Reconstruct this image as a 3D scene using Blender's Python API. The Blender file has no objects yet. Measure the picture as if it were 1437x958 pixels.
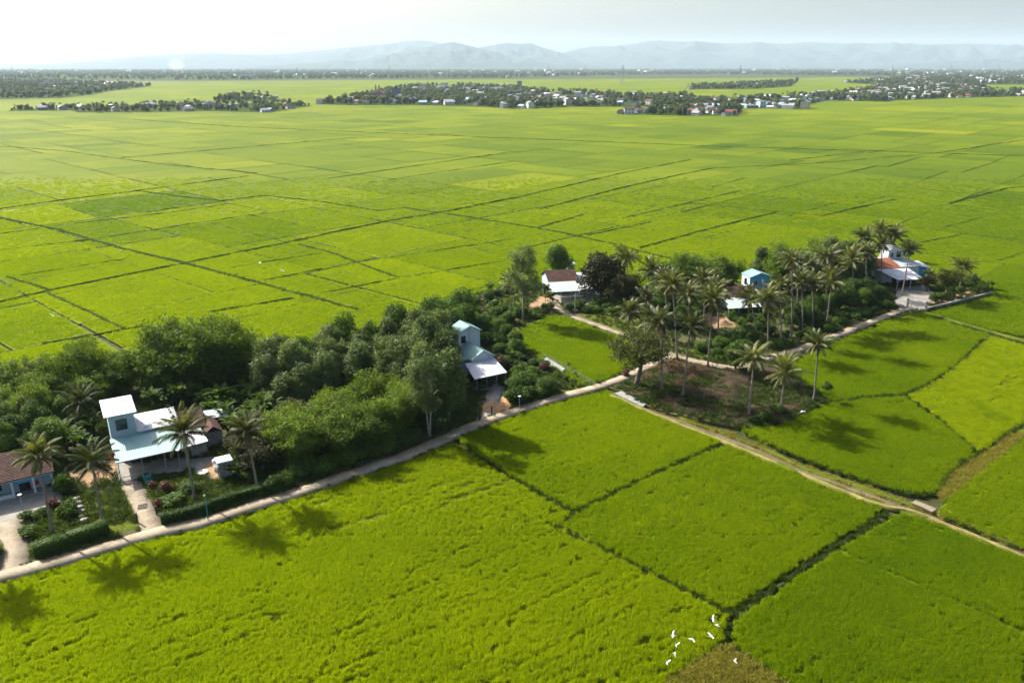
import bpy, math, random
import numpy as np
from mathutils import Vector, Matrix

R = math.radians
rng = np.random.default_rng(7)
random.seed(7)
scene = bpy.context.scene
COL = scene.collection

# ------------------------------------------------------------------ survey: photo point -> point on level ground
F_PX, HOR, HC = 1118.0, 93.0, 55.0
TH = math.atan((479 - HOR) / F_PX)


def P(px, py, z=0.0):
    v = -(py - 479) / F_PX
    Y = math.cos(TH) + v * math.sin(TH)
    Z = -math.sin(TH) + v * math.cos(TH)
    t = (HC - z) / (-Z)
    return np.array([(px - 718.5) / F_PX * t, Y * t])


def height_at(base, px, py):
    """height and sideways x of the point seen at (px,py) that stands at the depth of BASE (ground xy)"""
    v = -(py - 479) / F_PX
    Y = math.cos(TH) + v * math.sin(TH)
    Z = -math.sin(TH) + v * math.cos(TH)
    t = base[1] / Y
    return HC + t * Z, t * (px - 718.5) / F_PX


def PP(pts, z=0.0):
    return [P(x, y, z) for x, y in pts]


# ------------------------------------------------------------------ object helpers
def link(o, parent=None):
    COL.objects.link(o)
    if parent is not None:
        o.parent = parent
    return o


def props(o, label=None, cat=None, group=None, kind=None):
    if label: o['label'] = label
    if cat: o['category'] = cat
    if group: o['group'] = group
    if kind: o['kind'] = kind
    return o


def empty(name, loc, rz=0.0, label=None, cat=None, group=None):
    o = bpy.data.objects.new(name, None)
    o.empty_display_size = 0.5
    o.location = loc
    o.rotation_euler = (0, 0, rz)
    link(o)
    return props(o, label, cat, group)


def mesh_np(name, V, faces, mats, smooth=False, var=None, mi=None):
    """faces: list of int arrays (m,k); var: per-face float"""
    me = bpy.data.meshes.new(name)
    V = np.asarray(V, dtype=np.float32)
    me.vertices.add(len(V))
    me.vertices.foreach_set('co', V.ravel())
    if isinstance(faces, np.ndarray):
        faces = [faces]
    idx = np.concatenate([f.ravel() for f in faces]).astype(np.int32)
    tot = np.concatenate([np.full(len(f), f.shape[1], dtype=np.int32) for f in faces])
    start = np.concatenate([[0], np.cumsum(tot)[:-1]]).astype(np.int32)
    me.loops.add(len(idx))
    me.loops.foreach_set('vertex_index', idx)
    me.polygons.add(len(tot))
    me.polygons.foreach_set('loop_start', start)
    if mi is not None:
        me.polygons.foreach_set('material_index', np.asarray(mi, dtype=np.int32))
    if smooth:
        me.polygons.foreach_set('use_smooth', np.ones(len(tot), dtype=bool))
    me.update(calc_edges=True)
    me.validate()
    if var is not None:
        a = me.attributes.new('var', 'FLOAT', 'FACE')
        a.data.foreach_set('value', np.asarray(var, dtype=np.float32))
    for m in (mats if isinstance(mats, (list, tuple)) else [mats]):
        me.materials.append(m)
    return me


class MB:
    """collects boxes, prisms, tubes and sheets of ONE object"""
    def __init__(self):
        self.v, self.f, self.m = [], [], []

    def add(self, vs, fs, mi=0):
        k = len(self.v)
        self.v += [tuple(map(float, p)) for p in vs]
        self.f += [tuple(i + k for i in f) for f in fs]
        self.m += [mi] * len(fs)
        return self

    def box(self, x0, x1, y0, y1, z0, z1, mi=0):
        vs = [(x0, y0, z0), (x1, y0, z0), (x1, y1, z0), (x0, y1, z0), (x0, y0, z1), (x1, y0, z1), (x1, y1, z1), (x0, y1, z1)]
        return self.add(vs, [(0, 3, 2, 1), (4, 5, 6, 7), (0, 1, 5, 4), (1, 2, 6, 5), (2, 3, 7, 6), (3, 0, 4, 7)], mi)

    def prism(self, poly, z0, z1, mi=0):
        n = len(poly)
        vs = [(p[0], p[1], z0) for p in poly] + [(p[0], p[1], z1) for p in poly]
        area = sum(poly[i][0] * poly[(i + 1) % n][1] - poly[(i + 1) % n][0] * poly[i][1] for i in range(n))
        if area < 0:
            vs = [(p[0], p[1], z0) for p in poly[::-1]] + [(p[0], p[1], z1) for p in poly[::-1]]
        return self.add(vs, [tuple(range(n - 1, -1, -1)), tuple(range(n, 2 * n))] + [(i, (i + 1) % n, n + (i + 1) % n, n + i) for i in range(n)], mi)

    def tube(self, pts, rads, n=8, cap=True, mi=0):
        pts = [Vector(p) for p in pts]
        k0 = len(self.v)
        vs, fs = [], []
        for i, p in enumerate(pts):
            d = (pts[min(i + 1, len(pts) - 1)] - pts[max(i - 1, 0)]).normalized()
            a = d.orthogonal().normalized() if abs(d.z) < 0.9 else d.cross(Vector((0, 1, 0))).normalized()
            b = d.cross(a)
            for j in range(n):
                t = 2 * math.pi * j / n
                vs.append(p + (a * math.cos(t) + b * math.sin(t)) * rads[i])
        for i in range(len(pts) - 1):
            for j in range(n):
                fs.append((i * n + j, i * n + (j + 1) % n, (i + 1) * n + (j + 1) % n, (i + 1) * n + j))
        if cap:
            fs.append(tuple(range(n - 1, -1, -1)))
            fs.append(tuple((len(pts) - 1) * n + j for j in range(n)))
        return self.add(vs, fs, mi)

    def bar(self, a, b, r, n=6, mi=0):
        return self.tube([a, b], [r, r], n, True, mi)

    def sheet(self, a, b, c, d, th=0.04, rib=0.0, step=0.3, mi=0):
        """roof plate: a-b is the low edge, d-c the high edge; RIB > 0 corrugates it"""
        a, b, c, d = map(Vector, (a, b, c, d))
        nrm = (b - a).cross(d - a).normalized()
        if nrm.z < 0: nrm = -nrm
        n = max(1, int((b - a).length / step)) * 2 if rib else 1
        top = []
        vs, fs = [], []
        for i in range(n + 1):
            t = i / n
            off = nrm * (rib if (i % 2 and rib) else 0.0)
            lo, hi = a.lerp(b, t) + off, d.lerp(c, t) + off
            vs += [lo, hi, lo - nrm * th, hi - nrm * th]
        for i in range(n):
            k, l = 4 * i, 4 * i + 4
            fs += [(k, l, l + 1, k + 1), (k + 2, k + 3, l + 3, l + 2), (k, k + 2, l + 2, l), (k + 1, l + 1, l + 3, k + 3)]
        fs += [(0, 1, 3, 2), (4 * n, 4 * n + 2, 4 * n + 3, 4 * n + 1)]
        return self.add(vs, fs, mi)

    def mesh(self, name, mats, smooth=False):
        me = bpy.data.meshes.new(name)
        me.from_pydata(self.v, [], self.f)
        for m in (mats if isinstance(mats, (list, tuple)) else [mats]):
            me.materials.append(m)
        me.polygons.foreach_set('material_index', self.m)
        if smooth:
            me.polygons.foreach_set('use_smooth', [True] * len(me.polygons))
        me.update()
        return me

    def build(self, name, mats, parent=None, smooth=False, label=None, cat=None, group=None, kind=None):
        o = link(bpy.data.objects.new(name, self.mesh(name, mats, smooth)), parent)
        return props(o, label, cat, group, kind)


def obj(name, me, parent=None, label=None, cat=None, group=None, kind=None, loc=None, rz=None, scale=None):
    o = link(bpy.data.objects.new(name, me), parent)
    if loc is not None: o.location = loc
    if rz is not None: o.rotation_euler = (0, 0, rz)
    if scale is not None: o.scale = (scale,) * 3 if np.isscalar(scale) else scale
    return props(o, label, cat, group, kind)


# ------------------------------------------------------------------ noise on arrays
def _hash(ix, iy, s):
    h = (ix.astype(np.int64) * 374761393 + iy.astype(np.int64) * 668265263 + s * 974711) & 0x7fffffff
    h = (h ^ (h >> 13)) * 1274126177 & 0x7fffffff
    return ((h ^ (h >> 16)) & 0xffff) / 65535.0


def noise(x, y, s=0):
    x, y = np.asarray(x, float), np.asarray(y, float)
    ix, iy = np.floor(x), np.floor(y)
    fx, fy = x - ix, y - iy
    fx, fy = fx * fx * (3 - 2 * fx), fy * fy * (3 - 2 * fy)
    a, b = _hash(ix, iy, s), _hash(ix + 1, iy, s)
    c, d = _hash(ix, iy + 1, s), _hash(ix + 1, iy + 1, s)
    return (a * (1 - fx) + b * fx) * (1 - fy) + (c * (1 - fx) + d * fx) * fy


def fbm(x, y, s=0, o=4):
    r, a, t = 0, 0.5, 0
    for i in range(o):
        r = r + a * noise(x * 2 ** i, y * 2 ** i, s + i)
        t += a
        a *= 0.5
    return r / t


def inside(pts, poly):
    if len(pts) == 1:
        x, y = float(pts[0][0]), float(pts[0][1])
        pl = poly.tolist() if isinstance(poly, np.ndarray) else poly
        c = False
        x0, y0 = pl[-1]
        for x1, y1 in pl:
            if (y0 > y) != (y1 > y) and x < (x1 - x0) * (y - y0) / (y1 - y0 + 1e-12) + x0: c = not c
            x0, y0 = x1, y1
        return (c,)
    poly = np.asarray(poly)
    x, y = pts[:, 0], pts[:, 1]
    r = np.zeros(len(pts), bool)
    n = len(poly)
    for i in range(n):
        x0, y0 = poly[i]
        x1, y1 = poly[(i + 1) % n]
        c = ((y0 > y) != (y1 > y)) & (x < (x1 - x0) * (y - y0) / (y1 - y0 + 1e-12) + x0)
        r ^= c
    return r


def seg_dist(pts, line):
    d = np.full(len(pts), 1e9)
    for a, b in zip(line[:-1], line[1:]):
        a, b = np.asarray(a), np.asarray(b)
        ab = b - a
        t = np.clip(((pts - a) @ ab) / (ab @ ab + 1e-9), 0, 1)
        d = np.minimum(d, np.hypot(*(pts - (a + t[:, None] * ab)).T))
    return d


# ------------------------------------------------------------------ materials
def new_mat(name):
    m = bpy.data.materials.new(name)
    m.use_nodes = True
    nt = m.node_tree
    nt.nodes.clear()
    out = nt.nodes.new('ShaderNodeOutputMaterial')
    return m, nt, out


def N(nt, kind, **kw):
    n = nt.nodes.new(kind)
    for k, v in kw.items():
        if k in n.inputs.keys():
            n.inputs[k].default_value = v
        else:
            setattr(n, k, v)
    return n


def ramp(nt, fac, stops):
    r = nt.nodes.new('ShaderNodeValToRGB')
    e = r.color_ramp.elements
    while len(e) < len(stops): e.new(0.5)
    for el, (p, c) in zip(e, stops):
        el.position = p
        el.color = (*c, 1)
    if fac is not None: nt.links.new(fac, r.inputs[0])
    return r.outputs[0]


def mixc(nt, fac, a, b, blend='MIX'):
    m = nt.nodes.new('ShaderNodeMix')
    m.data_type = 'RGBA'
    m.blend_type = blend
    for s, v in ((m.inputs[0], fac), (m.inputs[6], a), (m.inputs[7], b)):
        if hasattr(v, 'is_output'): nt.links.new(v, s)
        elif isinstance(v, (tuple, list)): s.default_value = (*v, 1)
        else: s.default_value = v
    return m.outputs[2]


def mth(nt, op, a, b=0.0):
    m = nt.nodes.new('ShaderNodeMath')
    m.operation = op
    for s, v in ((m.inputs[0], a), (m.inputs[1], b)):
        if hasattr(v, 'is_output'): nt.links.new(v, s)
        else: s.default_value = v
    return m.outputs[0]


def tex(nt, scale, detail=4.0, rough=0.55, vec=None, stretch=None, rot=0.0):
    if vec is None:
        vec = nt.nodes.new('ShaderNodeNewGeometry').outputs['Position']
    if stretch or rot:
        mp = nt.nodes.new('ShaderNodeMapping')
        mp.inputs['Rotation'].default_value = (0, 0, rot)
        mp.inputs['Scale'].default_value = stretch or (1, 1, 1)
        nt.links.new(vec, mp.inputs[0])
        vec = mp.outputs[0]
    t = nt.nodes.new('ShaderNodeTexNoise')
    t.inputs['Scale'].default_value = scale
    t.inputs['Detail'].default_value = detail
    t.inputs['Roughness'].default_value = rough
    nt.links.new(vec, t.inputs['Vector'])
    return t.outputs['Fac']


def surf(nt, out, color, rough=0.8, spec=0.3, bump=None, bstr=0.3, bdist=0.1, metal=0.0):
    b = nt.nodes.new('ShaderNodeBsdfPrincipled')
    if hasattr(color, 'is_output'): nt.links.new(color, b.inputs['Base Color'])
    else: b.inputs['Base Color'].default_value = (*color, 1)
    if hasattr(rough, 'is_output'): nt.links.new(rough, b.inputs['Roughness'])
    else: b.inputs['Roughness'].default_value = rough
    b.inputs['Specular IOR Level'].default_value = spec
    b.inputs['Metallic'].default_value = metal
    if bump is not None:
        bn = nt.nodes.new('ShaderNodeBump')
        bn.inputs['Strength'].default_value = bstr
        bn.inputs['Distance'].default_value = bdist
        nt.links.new(bump, bn.inputs['Height'])
        nt.links.new(bn.outputs[0], b.inputs['Normal'])
    nt.links.new(b.outputs[0], out.inputs[0])
    return b


KA = 0.82          # one overall scale of the surface colours


def plain(name, c1, c2, scale=1.5, rough=0.8, bstr=0.3, bdist=0.05, spec=0.12, detail=5, metal=0.0, objspace=False):
    m, nt, out = new_mat(name)
    vec = nt.nodes.new('ShaderNodeTexCoord').outputs['Object'] if objspace else None
    t = tex(nt, scale, detail, 0.6, vec=vec)
    t2 = tex(nt, scale * 7, 3, 0.6, vec=vec)
    f = mth(nt, 'ADD', mth(nt, 'MULTIPLY', t, 0.7), mth(nt, 'MULTIPLY', t2, 0.3))
    c = ramp(nt, f, [(0.32, tuple(KA * v for v in c1)), (0.68, tuple(KA * v for v in c2))])
    surf(nt, out, c, rough, spec, t2, bstr, bdist, metal)
    return m


def leaf_mat(name, dark, light, trans=0.35, tcol=None, rough=0.5, spec=0.35, inst=False, rnd=0.5):
    m, nt, out = new_mat(name)
    at = nt.nodes.new('ShaderNodeAttribute')
    at.attribute_name = 'var'
    if inst:
        a2 = nt.nodes.new('ShaderNodeAttribute')
        a2.attribute_type = 'INSTANCER'
        a2.attribute_name = 'tint'
        r = a2.outputs['Fac']
    else:
        r = nt.nodes.new('ShaderNodeObjectInfo').outputs['Random']
    f = mth(nt, 'ADD', mth(nt, 'MULTIPLY', at.outputs['Fac'], 1 - rnd), mth(nt, 'MULTIPLY', r, rnd))
    c = ramp(nt, f, [(0.0, tuple(KA * v for v in dark)), (1.0, tuple(KA * v for v in light))])
    b = nt.nodes.new('ShaderNodeBsdfPrincipled')
    b.inputs['Roughness'].default_value = rough
    b.inputs['Specular IOR Level'].default_value = spec
    nt.links.new(c, b.inputs['Base Color'])
    t = nt.nodes.new('ShaderNodeBsdfTranslucent')
    tc = mixc(nt, 1.0, c, tcol or (1.25, 1.35, 0.6), 'MULTIPLY')
    nt.links.new(tc, t.inputs[0])
    mx = nt.nodes.new('ShaderNodeMixShader')
    mx.inputs[0].default_value = trans
    nt.links.new(b.outputs[0], mx.inputs[1])
    nt.links.new(t.outputs[0], mx.inputs[2])
    nt.links.new(mx.outputs[0], out.inputs[0])
    return m


RICE_STOPS = [(0.0, (0.055, 0.105, 0.003)), (0.5, (0.132, 0.182, 0.003)), (1.0, (0.240, 0.262, 0.004))]


def rice_sheet_mat():
    m, nt, out = new_mat('rice canopy')
    at = nt.nodes.new('ShaderNodeAttribute')
    at.attribute_name = 'var'
    big = tex(nt, 0.02, 4, 0.55)
    streak = tex(nt, 1.0, 3, 0.6, stretch=(0.02, 0.25, 1), rot=R(-42))
    fine = tex(nt, 1.1, 5, 0.7)
    f = mth(nt, 'ADD', at.outputs['Fac'], mth(nt, 'MULTIPLY', mth(nt, 'SUBTRACT', big, 0.5), 0.55))
    f = mth(nt, 'ADD', f, mth(nt, 'MULTIPLY', mth(nt, 'SUBTRACT', streak, 0.5), 0.35))
    f = mth(nt, 'ADD', f, mth(nt, 'MULTIPLY', mth(nt, 'SUBTRACT', fine, 0.5), 0.8))
    c = ramp(nt, f, [(p, tuple(KA * v for v in c)) for p, c in RICE_STOPS])
    surf(nt, out, c, 0.85, 0.05, fine, 1.0, 0.5)
    return m


M = {}
M['rice'] = rice_sheet_mat()
M['rice_blade'] = leaf_mat('rice blade', (0.085, 0.180, 0.003), (0.370, 0.435, 0.005), 0.50, (1.3, 1.35, 0.3), 0.65, 0.05, inst=True, rnd=0.62)
M['grass_blade'] = leaf_mat('grass blade', (0.090, 0.100, 0.012), (0.360, 0.310, 0.060), 0.4, None, 0.7, 0.08, inst=True, rnd=0.6)
M['weed_blade'] = leaf_mat('weed blade', (0.020, 0.046, 0.005), (0.095, 0.135, 0.016), 0.3, None, 0.6, 0.2, inst=True, rnd=0.6)
M['dry_blade'] = leaf_mat('dry blade', (0.075, 0.045, 0.022), (0.330, 0.240, 0.110), 0.25, (1.1, 1.0, 0.7), 0.7, 0.1, inst=True, rnd=0.6)
M['soil'] = plain('paddy soil', (0.030, 0.040, 0.010), (0.070, 0.075, 0.022), 0.9, 0.9, 0.5)
M['bund'] = plain('grass bund', (0.050, 0.085, 0.005), (0.105, 0.150, 0.010), 0.7, 0.9, 1.0, 0.3, spec=0.03)
M['dike'] = plain('dike grass', (0.022, 0.050, 0.004), (0.060, 0.095, 0.008), 0.7, 0.95, 1.0, 0.3, spec=0.03)
M['yard'] = plain('yard earth', (0.045, 0.060, 0.014), (0.130, 0.115, 0.050), 0.35, 0.95, 0.6, 0.1)
M['tan'] = plain('tan dirt', (0.270, 0.170, 0.090), (0.420, 0.290, 0.170), 0.6, 0.95, 0.5, 0.08)
M['road'] = plain('concrete road', (0.180, 0.145, 0.100), (0.440, 0.370, 0.275), 0.32, 0.9, 0.3, 0.03)
M['concrete'] = plain('yard concrete', (0.230, 0.215, 0.190), (0.380, 0.355, 0.310), 0.7, 0.85, 0.2, 0.02)
M['oldconc'] = plain('weathered concrete', (0.160, 0.160, 0.150), (0.430, 0.430, 0.400), 1.6, 0.9, 0.3, 0.03)
M['lot'] = plain('bare lot litter', (0.020, 0.017, 0.009), (0.090, 0.058, 0.034), 0.5, 0.95, 1.0, 0.25)
M['lawn'] = plain('short grass', (0.055, 0.085, 0.008), (0.150, 0.170, 0.020), 0.5, 0.95, 0.8, 0.15, spec=0.03)
M['drygrass'] = plain('dry verge', (0.170, 0.160, 0.040), (0.340, 0.280, 0.110), 0.9, 0.9, 0.8, 0.1)
M['bark'] = plain('bark', (0.090, 0.070, 0.050), (0.230, 0.190, 0.145), 2.0, 0.9, 0.6, 0.05, objspace=True)
M['palmbark'] = plain('palm bark', (0.150, 0.130, 0.105), (0.330, 0.295, 0.245), 2.5, 0.9, 0.6, 0.04, objspace=True)
M['palebark'] = plain('pale bark', (0.260, 0.230, 0.190), (0.500, 0.460, 0.400), 1.5, 0.85, 0.3, 0.03, objspace=True)
M['leaf_a'] = leaf_mat('broad leaf', (0.014, 0.046, 0.007), (0.130, 0.225, 0.024), 0.30, (1.35, 1.4, 0.4), 0.6, 0.15)
M['leaf_b'] = leaf_mat('grey green leaf', (0.025, 0.056, 0.012), (0.205, 0.270, 0.075), 0.30, (1.3, 1.35, 0.6), 0.55, 0.2)
M['leaf_c'] = leaf_mat('bamboo leaf', (0.032, 0.078, 0.008), (0.215, 0.300, 0.034), 0.35, (1.3, 1.35, 0.4), 0.6, 0.12)
M['leaf_d'] = leaf_mat('dark mango leaf', (0.012, 0.020, 0.005), (0.070, 0.065, 0.015), 0.22, None, 0.6, 0.12)
M['leaf_e'] = leaf_mat('far leaf', (0.030, 0.056, 0.034), (0.180, 0.225, 0.105), 0.30, None, 0.6, 0.1)  # paler and bluer: some of the distance haze is put into this colour
M['leaf_f'] = leaf_mat('olive feathery leaf', (0.020, 0.034, 0.004), (0.115, 0.130, 0.016), 0.3, None, 0.6, 0.12)
M['leaf_g'] = leaf_mat('banana leaf', (0.026, 0.065, 0.008), (0.130, 0.200, 0.028), 0.42, None, 0.65, 0.08)
M['leaf_red'] = leaf_mat('reddish leaf', (0.070, 0.022, 0.012), (0.190, 0.070, 0.030), 0.3, (1.2, 0.9, 0.6))
M['frond'] = leaf_mat('palm frond', (0.018, 0.036, 0.006), (0.200, 0.215, 0.055), 0.28, (1.3, 1.3, 0.45), 0.5, 0.2)
M['deadfrond'] = leaf_mat('dead frond', (0.150, 0.095, 0.045), (0.330, 0.230, 0.120), 0.2, (1, 1, 0.9), 0.7, 0.1)
M['coconut'] = plain('coconut', (0.090, 0.120, 0.020), (0.230, 0.200, 0.050), 3, 0.5)
M['white_roof'] = plain('white metal roof', (0.520, 0.530, 0.570), (0.680, 0.690, 0.720), 0.6, 0.45, 0.05, 0.01, objspace=True)
M['teal_roof'] = plain('pale teal metal roof', (0.215, 0.380, 0.370), (0.300, 0.460, 0.440), 0.5, 0.5, 0.05, 0.01, objspace=True)
M['pale_roof'] = plain('pale grey green metal roof', (0.330, 0.410, 0.380), (0.450, 0.520, 0.480), 0.5, 0.55, 0.05, 0.01, objspace=True)
M['grey_roof'] = plain('grey metal roof', (0.300, 0.340, 0.360), (0.480, 0.520, 0.540), 0.5, 0.5, 0.05, 0.01, objspace=True)
M['blue_deck'] = plain('blue roof', (0.200, 0.410, 0.440), (0.270, 0.480, 0.500), 0.5, 0.55, 0.05, 0.01, objspace=True)
M['glass'] = plain('dark glass', (0.010, 0.020, 0.022), (0.025, 0.040, 0.042), 0.5, 0.15, 0.0, spec=0.5)
M['white_wall'] = plain('white painted wall', (0.540, 0.590, 0.620), (0.680, 0.720, 0.740), 0.8, 0.8, 0.1, 0.01, objspace=True)
M['ice_wall'] = plain('ice blue wall', (0.340, 0.480, 0.540), (0.420, 0.550, 0.610), 0.7, 0.8, 0.1, 0.01, objspace=True)
M['blue_wall'] = plain('sky blue wall', (0.080, 0.330, 0.520), (0.110, 0.390, 0.580), 0.7, 0.8, 0.1, 0.01, objspace=True)
M['teal'] = plain('teal paint', (0.030, 0.270, 0.270), (0.060, 0.350, 0.350), 1.5, 0.5, 0.1, 0.01, objspace=True)
M['green_wall'] = plain('green wall', (0.030, 0.170, 0.120), (0.050, 0.220, 0.160), 1, 0.8, 0.1, 0.01, objspace=True)
M['steel'] = plain('grey steel', (0.300, 0.310, 0.310), (0.450, 0.460, 0.460), 3, 0.45, 0.05, 0.01, objspace=True)
M['dark'] = plain('dark paint', (0.020, 0.022, 0.024), (0.045, 0.045, 0.048), 3, 0.6)
M['wood'] = plain('weathered wood', (0.140, 0.100, 0.065), (0.300, 0.235, 0.165), 2, 0.85, objspace=True)
M['red'] = plain('red cloth', (0.560, 0.015, 0.010), (0.660, 0.030, 0.018), 3, 0.8)
M['yellow'] = plain('yellow cloth', (0.800, 0.520, 0.020), (0.850, 0.580, 0.030), 3, 0.8)
M['white'] = plain('white', (0.760, 0.760, 0.740), (0.850, 0.850, 0.840), 3, 0.6)
M['egret'] = plain('white plumage', (0.860, 0.860, 0.850), (0.920, 0.920, 0.910), 6, 0.7)
M['beak'] = plain('yellow beak', (0.500, 0.300, 0.040), (0.600, 0.380, 0.060), 6, 0.5)
M['sand'] = plain('heap sand', (0.420, 0.230, 0.110), (0.600, 0.370, 0.200), 1.2, 0.95, 0.6, 0.1)
M['hill'] = plain('hill forest', (0.020, 0.040, 0.040), (0.050, 0.075, 0.065), 0.004, 0.95, 1.0, 20)


def tile_mat(name, c1, c2, c3):
    m, nt, out = new_mat(name)
    vec = nt.nodes.new('ShaderNodeTexCoord').outputs['Object']
    a = tex(nt, 0.9, 5, 0.65, vec=vec)
    b = tex(nt, 6.0, 3, 0.6, vec=vec)
    w = N(nt, 'ShaderNodeTexWave', bands_direction='Y')
    w.inputs['Scale'].default_value = 1.3
    w.inputs['Distortion'].default_value = 0.6
    nt.links.new(vec, w.inputs['Vector'])
    f = mth(nt, 'ADD', mth(nt, 'MULTIPLY', a, 0.6), mth(nt, 'MULTIPLY', b, 0.4))
    c = ramp(nt, f, [(0.3, c1), (0.5, c2), (0.72, c3)])
    surf(nt, out, c, 0.9, 0.2, mth(nt, 'ADD', w.outputs['Fac'], b), 0.7, 0.06)
    return m


M['tile'] = tile_mat('old brown roof tile', (0.030, 0.018, 0.015), (0.075, 0.038, 0.029), (0.150, 0.085, 0.062))
M['orange_tile'] = tile_mat('orange roof tile', (0.150, 0.048, 0.024), (0.260, 0.092, 0.048), (0.330, 0.150, 0.085))

m, nt, out = new_mat('muddy water')
f = tex(nt, 0.5, 3)
surf(nt, out, ramp(nt, f, [(0.3, (0.110, 0.085, 0.050)), (0.7, (0.170, 0.130, 0.080))]), 0.12, 0.5, tex(nt, 5, 2), 0.08, 0.02)
M['water'] = m

# ------------------------------------------------------------------ camera, sky, sun, air
cam = bpy.data.cameras.new('camera')
cam.sensor_width = 36.0
cam.lens = 36.0 * F_PX / 1437.0
cam.clip_start = 0.5
cam.clip_end = 120000.0
co = bpy.data.objects.new('camera', cam)
co.location = (0, 0, HC)
co.rotation_euler = (math.pi / 2 - TH, 0, 0)
link(co)
scene.camera = co

SUN_AZ, SUN_EL = 143.0, 36.0           # direction to the sun, degrees anticlockwise from +X
sd = Vector((math.cos(R(SUN_AZ)) * math.cos(R(SUN_EL)), math.sin(R(SUN_AZ)) * math.cos(R(SUN_EL)), math.sin(R(SUN_EL))))
sl = bpy.data.lights.new('sun', 'SUN')
sl.energy = 5.0
sl.angle = R(0.6)
sl.color = (1.0, 0.95, 0.86)
so = bpy.data.objects.new('sun', sl)
so.rotation_euler = sd.to_track_quat('Z', 'Y').to_euler()
link(so)

w = bpy.data.worlds.new('World')
scene.world = w
w.use_nodes = True
wt = w.node_tree
wt.nodes.clear()
sky = wt.nodes.new('ShaderNodeTexSky')
sky.sky_type = 'NISHITA'
sky.sun_disc = False
sky.sun_elevation = R(SUN_EL)
sky.sun_rotation = R(90.0 - SUN_AZ)
sky.altitude = 20
sky.air_density = 1.0
sky.dust_density = 5.0
sky.ozone_density = 1.5
bg = wt.nodes.new('ShaderNodeBackground')
bg.inputs[1].default_value = 0.093
wo = wt.nodes.new('ShaderNodeOutputWorld')
wt.links.new(sky.outputs[0], bg.inputs[0])
wt.links.new(bg.outputs[0], wo.inputs[0])

HAZE = 0.39e-4
m = bpy.data.materials.new('haze')
m.use_nodes = True
nt = m.node_tree
nt.nodes.clear()
out = nt.nodes.new('ShaderNodeOutputMaterial')
pv = nt.nodes.new('ShaderNodeVolumePrincipled')
pv.inputs['Color'].default_value = (0.68, 0.87, 1.0, 1)
pv.inputs['Density'].default_value = HAZE
pv.inputs['Anisotropy'].default_value = 0.10
nt.links.new(pv.outputs[0], out.inputs['Volume'])
MB().box(-34000, 34000, -400, 29000, -4.5, 900).build('haze', m, kind='stuff')

scene.view_settings.view_transform = 'Standard'
scene.view_settings.look = 'None'
scene.view_settings.gamma = 1.0
scene.view_settings.exposure = 1.28
scene.view_settings.use_curve_mapping = False
cy = scene.cycles
cy.use_denoising = True
try:
    cy.denoiser = 'OPENIMAGEDENOISE'
    cy.denoising_input_passes = 'RGB_ALBEDO_NORMAL'
    cy.denoising_prefilter = 'ACCURATE'
except Exception:
    pass
cy.max_bounces = 6
cy.diffuse_bounces = 2
cy.glossy_bounces = 2
cy.transmission_bounces = 3
cy.volume_bounces = 0
cy.transparent_max_bounces = 4
cy.sample_clamp_indirect = 4.0
cy.use_adaptive_sampling = True
cy.adaptive_threshold = 0.02

# ------------------------------------------------------------------ ground
MB().add([(-33500, -300, -0.62), (33500, -300, -0.62), (33500, 28500, -0.62), (-33500, 28500, -0.62)], [(0, 1, 2, 3)]).build('ground', M['soil'], kind='structure')

ROAD = [(-160, 850), (-20, 814), (44, 797), (117, 777), (164, 764), (202, 749.5), (248, 741), (292, 731), (360, 708), (420, 690), (500, 662), (560, 643), (610, 621.5), (645, 605), (680, 592), (720, 577.5), (760, 565), (800, 553), (850, 540), (880, 529), (900, 519), (920, 510), (936, 503), (951, 501), (977, 507), (1006, 513.5), (1030, 517), (1052, 513), (1082, 501), (1126, 489), (1168, 473), (1220, 452.5), (1258, 438), (1277, 432)]
# ------------------------------------------------------------------ rice fields
# traced dikes of the plain: (points in the photo, strength: 2 = wide grassy dike, 1 = thin dike, 0 = field edge)
def c5(pts): return [(x / 1.996, 160 + y / 1.996) for x, y in pts]
def c6(pts): return [(720 + x / 2.004, 160 + y / 2.004) for x, y in pts]


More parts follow.
